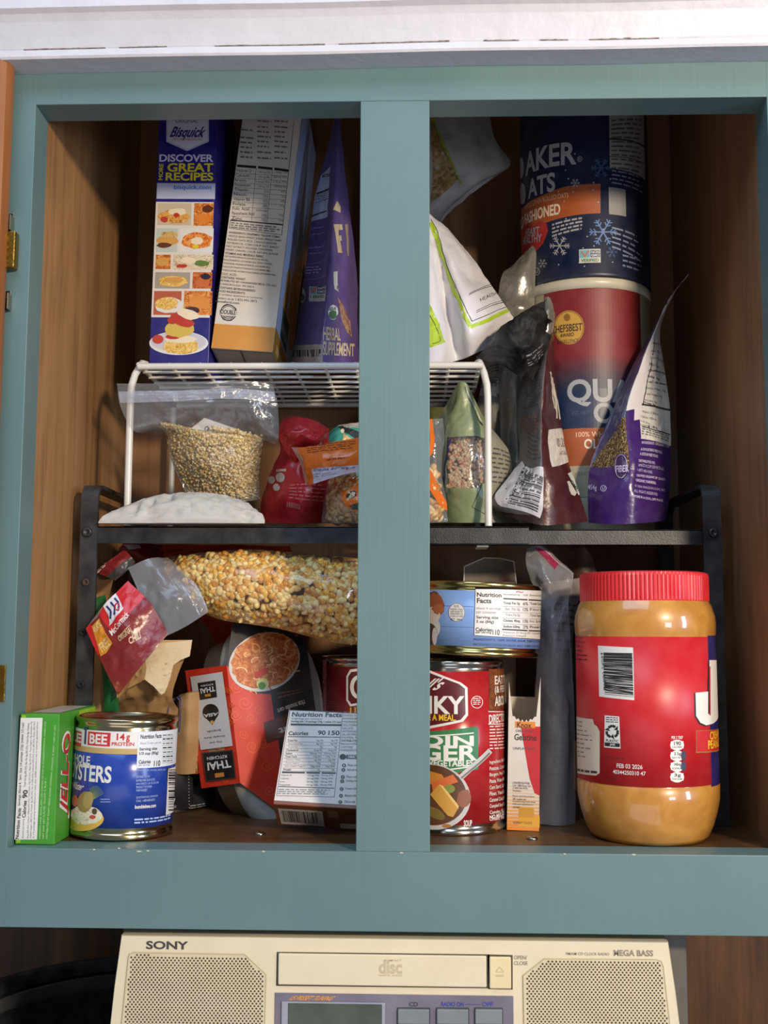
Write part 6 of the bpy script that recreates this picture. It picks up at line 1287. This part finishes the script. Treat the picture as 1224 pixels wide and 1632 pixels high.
Fd = Flat((0, FY-.0023, 0), (1, 0, 0), (0, 0, 1)); p = Print(q, Fd); EMB = K(196, 180, 146)
p.text('disc', 604, 1530, 641, 1552, EMB, .06, 1); p.text('COMPACT', 612, 1529, 640, 1532, EMB, .01, 2); p.text('DIGITAL AUDIO', 604, 1553, 641, 1556, EMB, .01, 1); q.build('disc_door', t)
q = MB(); q.face([fx(x, y)+V((0, -.0002, 0)) for x, y in ((777, 1521), (817, 1522), (817, 1577), (778, 1576))], DARKG); a, b = fx(780, 1574), fx(814, 1524); q.box((a.x, FY-.0026, a.z), (b.x-a.x, 0, 0), (0, .0024, 0), (0, 0, b.z-a.z), paint((226, 206, 158), .4), .0008)
p = Print(q, Flat((0, FY-.0027, 0), (1, 0, 0), (0, 0, 1))); p.line([(790, 1549), (796, 1541), (803, 1549), (790, 1549)], 1.1, EMB, 1); p.line([(790, 1555), (803, 1555)], 3, EMB, 1); q.build('eject_button', t)
q = MB(); a, b = fx(437, 1672), fx(818, 1587); q.box((a.x, FY-.0007, a.z), (b.x-a.x, 0, 0), (0, .0006, 0), (0, 0, b.z-a.z), paint((112, 104, 118), .35, .12, 30), .0003); p = Print(q, Flat((0, FY-.0008, 0), (1, 0, 0), (0, 0, 1)))
p.text('15 PRESET TUNING', 459, 1587, 536, 1594.5, K(226, 150, 70), .025, 1, .15); p.text('CD', 652, 1597, 666, 1604, K(54, 50, 56), .02, 1); BLU = K(50, 60, 150); p.text('RADIO ON', 703, 1597, 739, 1604, BLU, .03, 1); p.line([(741, 1601), (766, 1601)], .8, BLU, 1); p.text('OFF', 768, 1597, 786, 1604, BLU, .03, 1)
q.build('control_panel', t)
q = MB(); a, b = fx(448, 1672), fx(614, 1597); q.box((a.x, FY-.0022, a.z), (b.x-a.x, 0, 0), (0, .0016, 0), (0, 0, b.z-a.z), paint((150, 150, 160), .3), .0006); a, b = fx(459, 1664), fx(609, 1599); q.box((a.x, FY-.0026, a.z), (b.x-a.x, 0, 0), (0, .0012, 0), (0, 0, b.z-a.z), paint((60, 72, 56), .25), .0003); tag(q.build('display', t), 'blank dark green display')
for x0, x1 in ((634, 684), (696, 746), (757, 800)):
    q = MB(); a, b = fx(x0, 1630), fx(x1, 1607); q.box((a.x-.0007, FY-.0010, a.z-.0007), (b.x-a.x+.0014, 0, 0), (0, .0008, 0), (0, 0, b.z-a.z+.0014), K(54, 54, 60), .0004); q.box((a.x, FY-.0030, a.z), (b.x-a.x, 0, 0), (0, .0026, 0), (0, 0, b.z-a.z), paint((120, 128, 128), .35), .0007); q.build('button', t)
# ------------------------------------------------------------------ black colander on the counter, far left
CZ = -.280; t = thing('colander', 'black perforated colander with wide rim on the counter left of the radio', 'colander', (-.20, .13, CZ))
cc = V((-.20, .125, CZ)); RR = .150; zr2 = P(190, 1523, .125+RR).z-CZ
q = MB(); BK2 = paint((20, 19, 21), .3, .1); q.lathe([(0, .004), (.07, .004), (.10, .014), (.128, .05), (.138, zr2-.022), (.140, zr2-.020), (.143, zr2-.020), (.134, .05), (.104, .010), (.075, 0), (0, 0)], cc, BK2, 96)
Fc = Cyl(cc, .1366); 
for j in range(7):
    for k in range(60):
        a = 2*PI*(k+.5*(j % 2))/60; z = .03+j*.0085; rr_ = .1175+(z-.03)*.52 if z < .05 else .128+(z-.05)/(zr2-.072)*.010
        d = V((math.cos(a), math.sin(a), 0)); c = cc+d*(rr_-.0006)+V((0, 0, z)); q.disc(c, V((-d.y, d.x, 0)), V((0, 0, 1)), .0016, HOLE, 8)
q.build('bowl', t)
q = MB(); q.lathe([(.138, zr2-.024), (.1385, zr2-.012), (.140, zr2-.011), (.141, zr2-.016)], cc, paint((70, 68, 66), .3), 96); q.build('inner_band', t)
q = MB(); q.lathe([(.143, zr2-.009), (.150, zr2-.001), (.157, zr2), (.159, zr2-.002), (.157, zr2-.004), (.150, zr2-.005), (.143, zr2-.012)], cc, BK2, 96); q.build('rim', t)
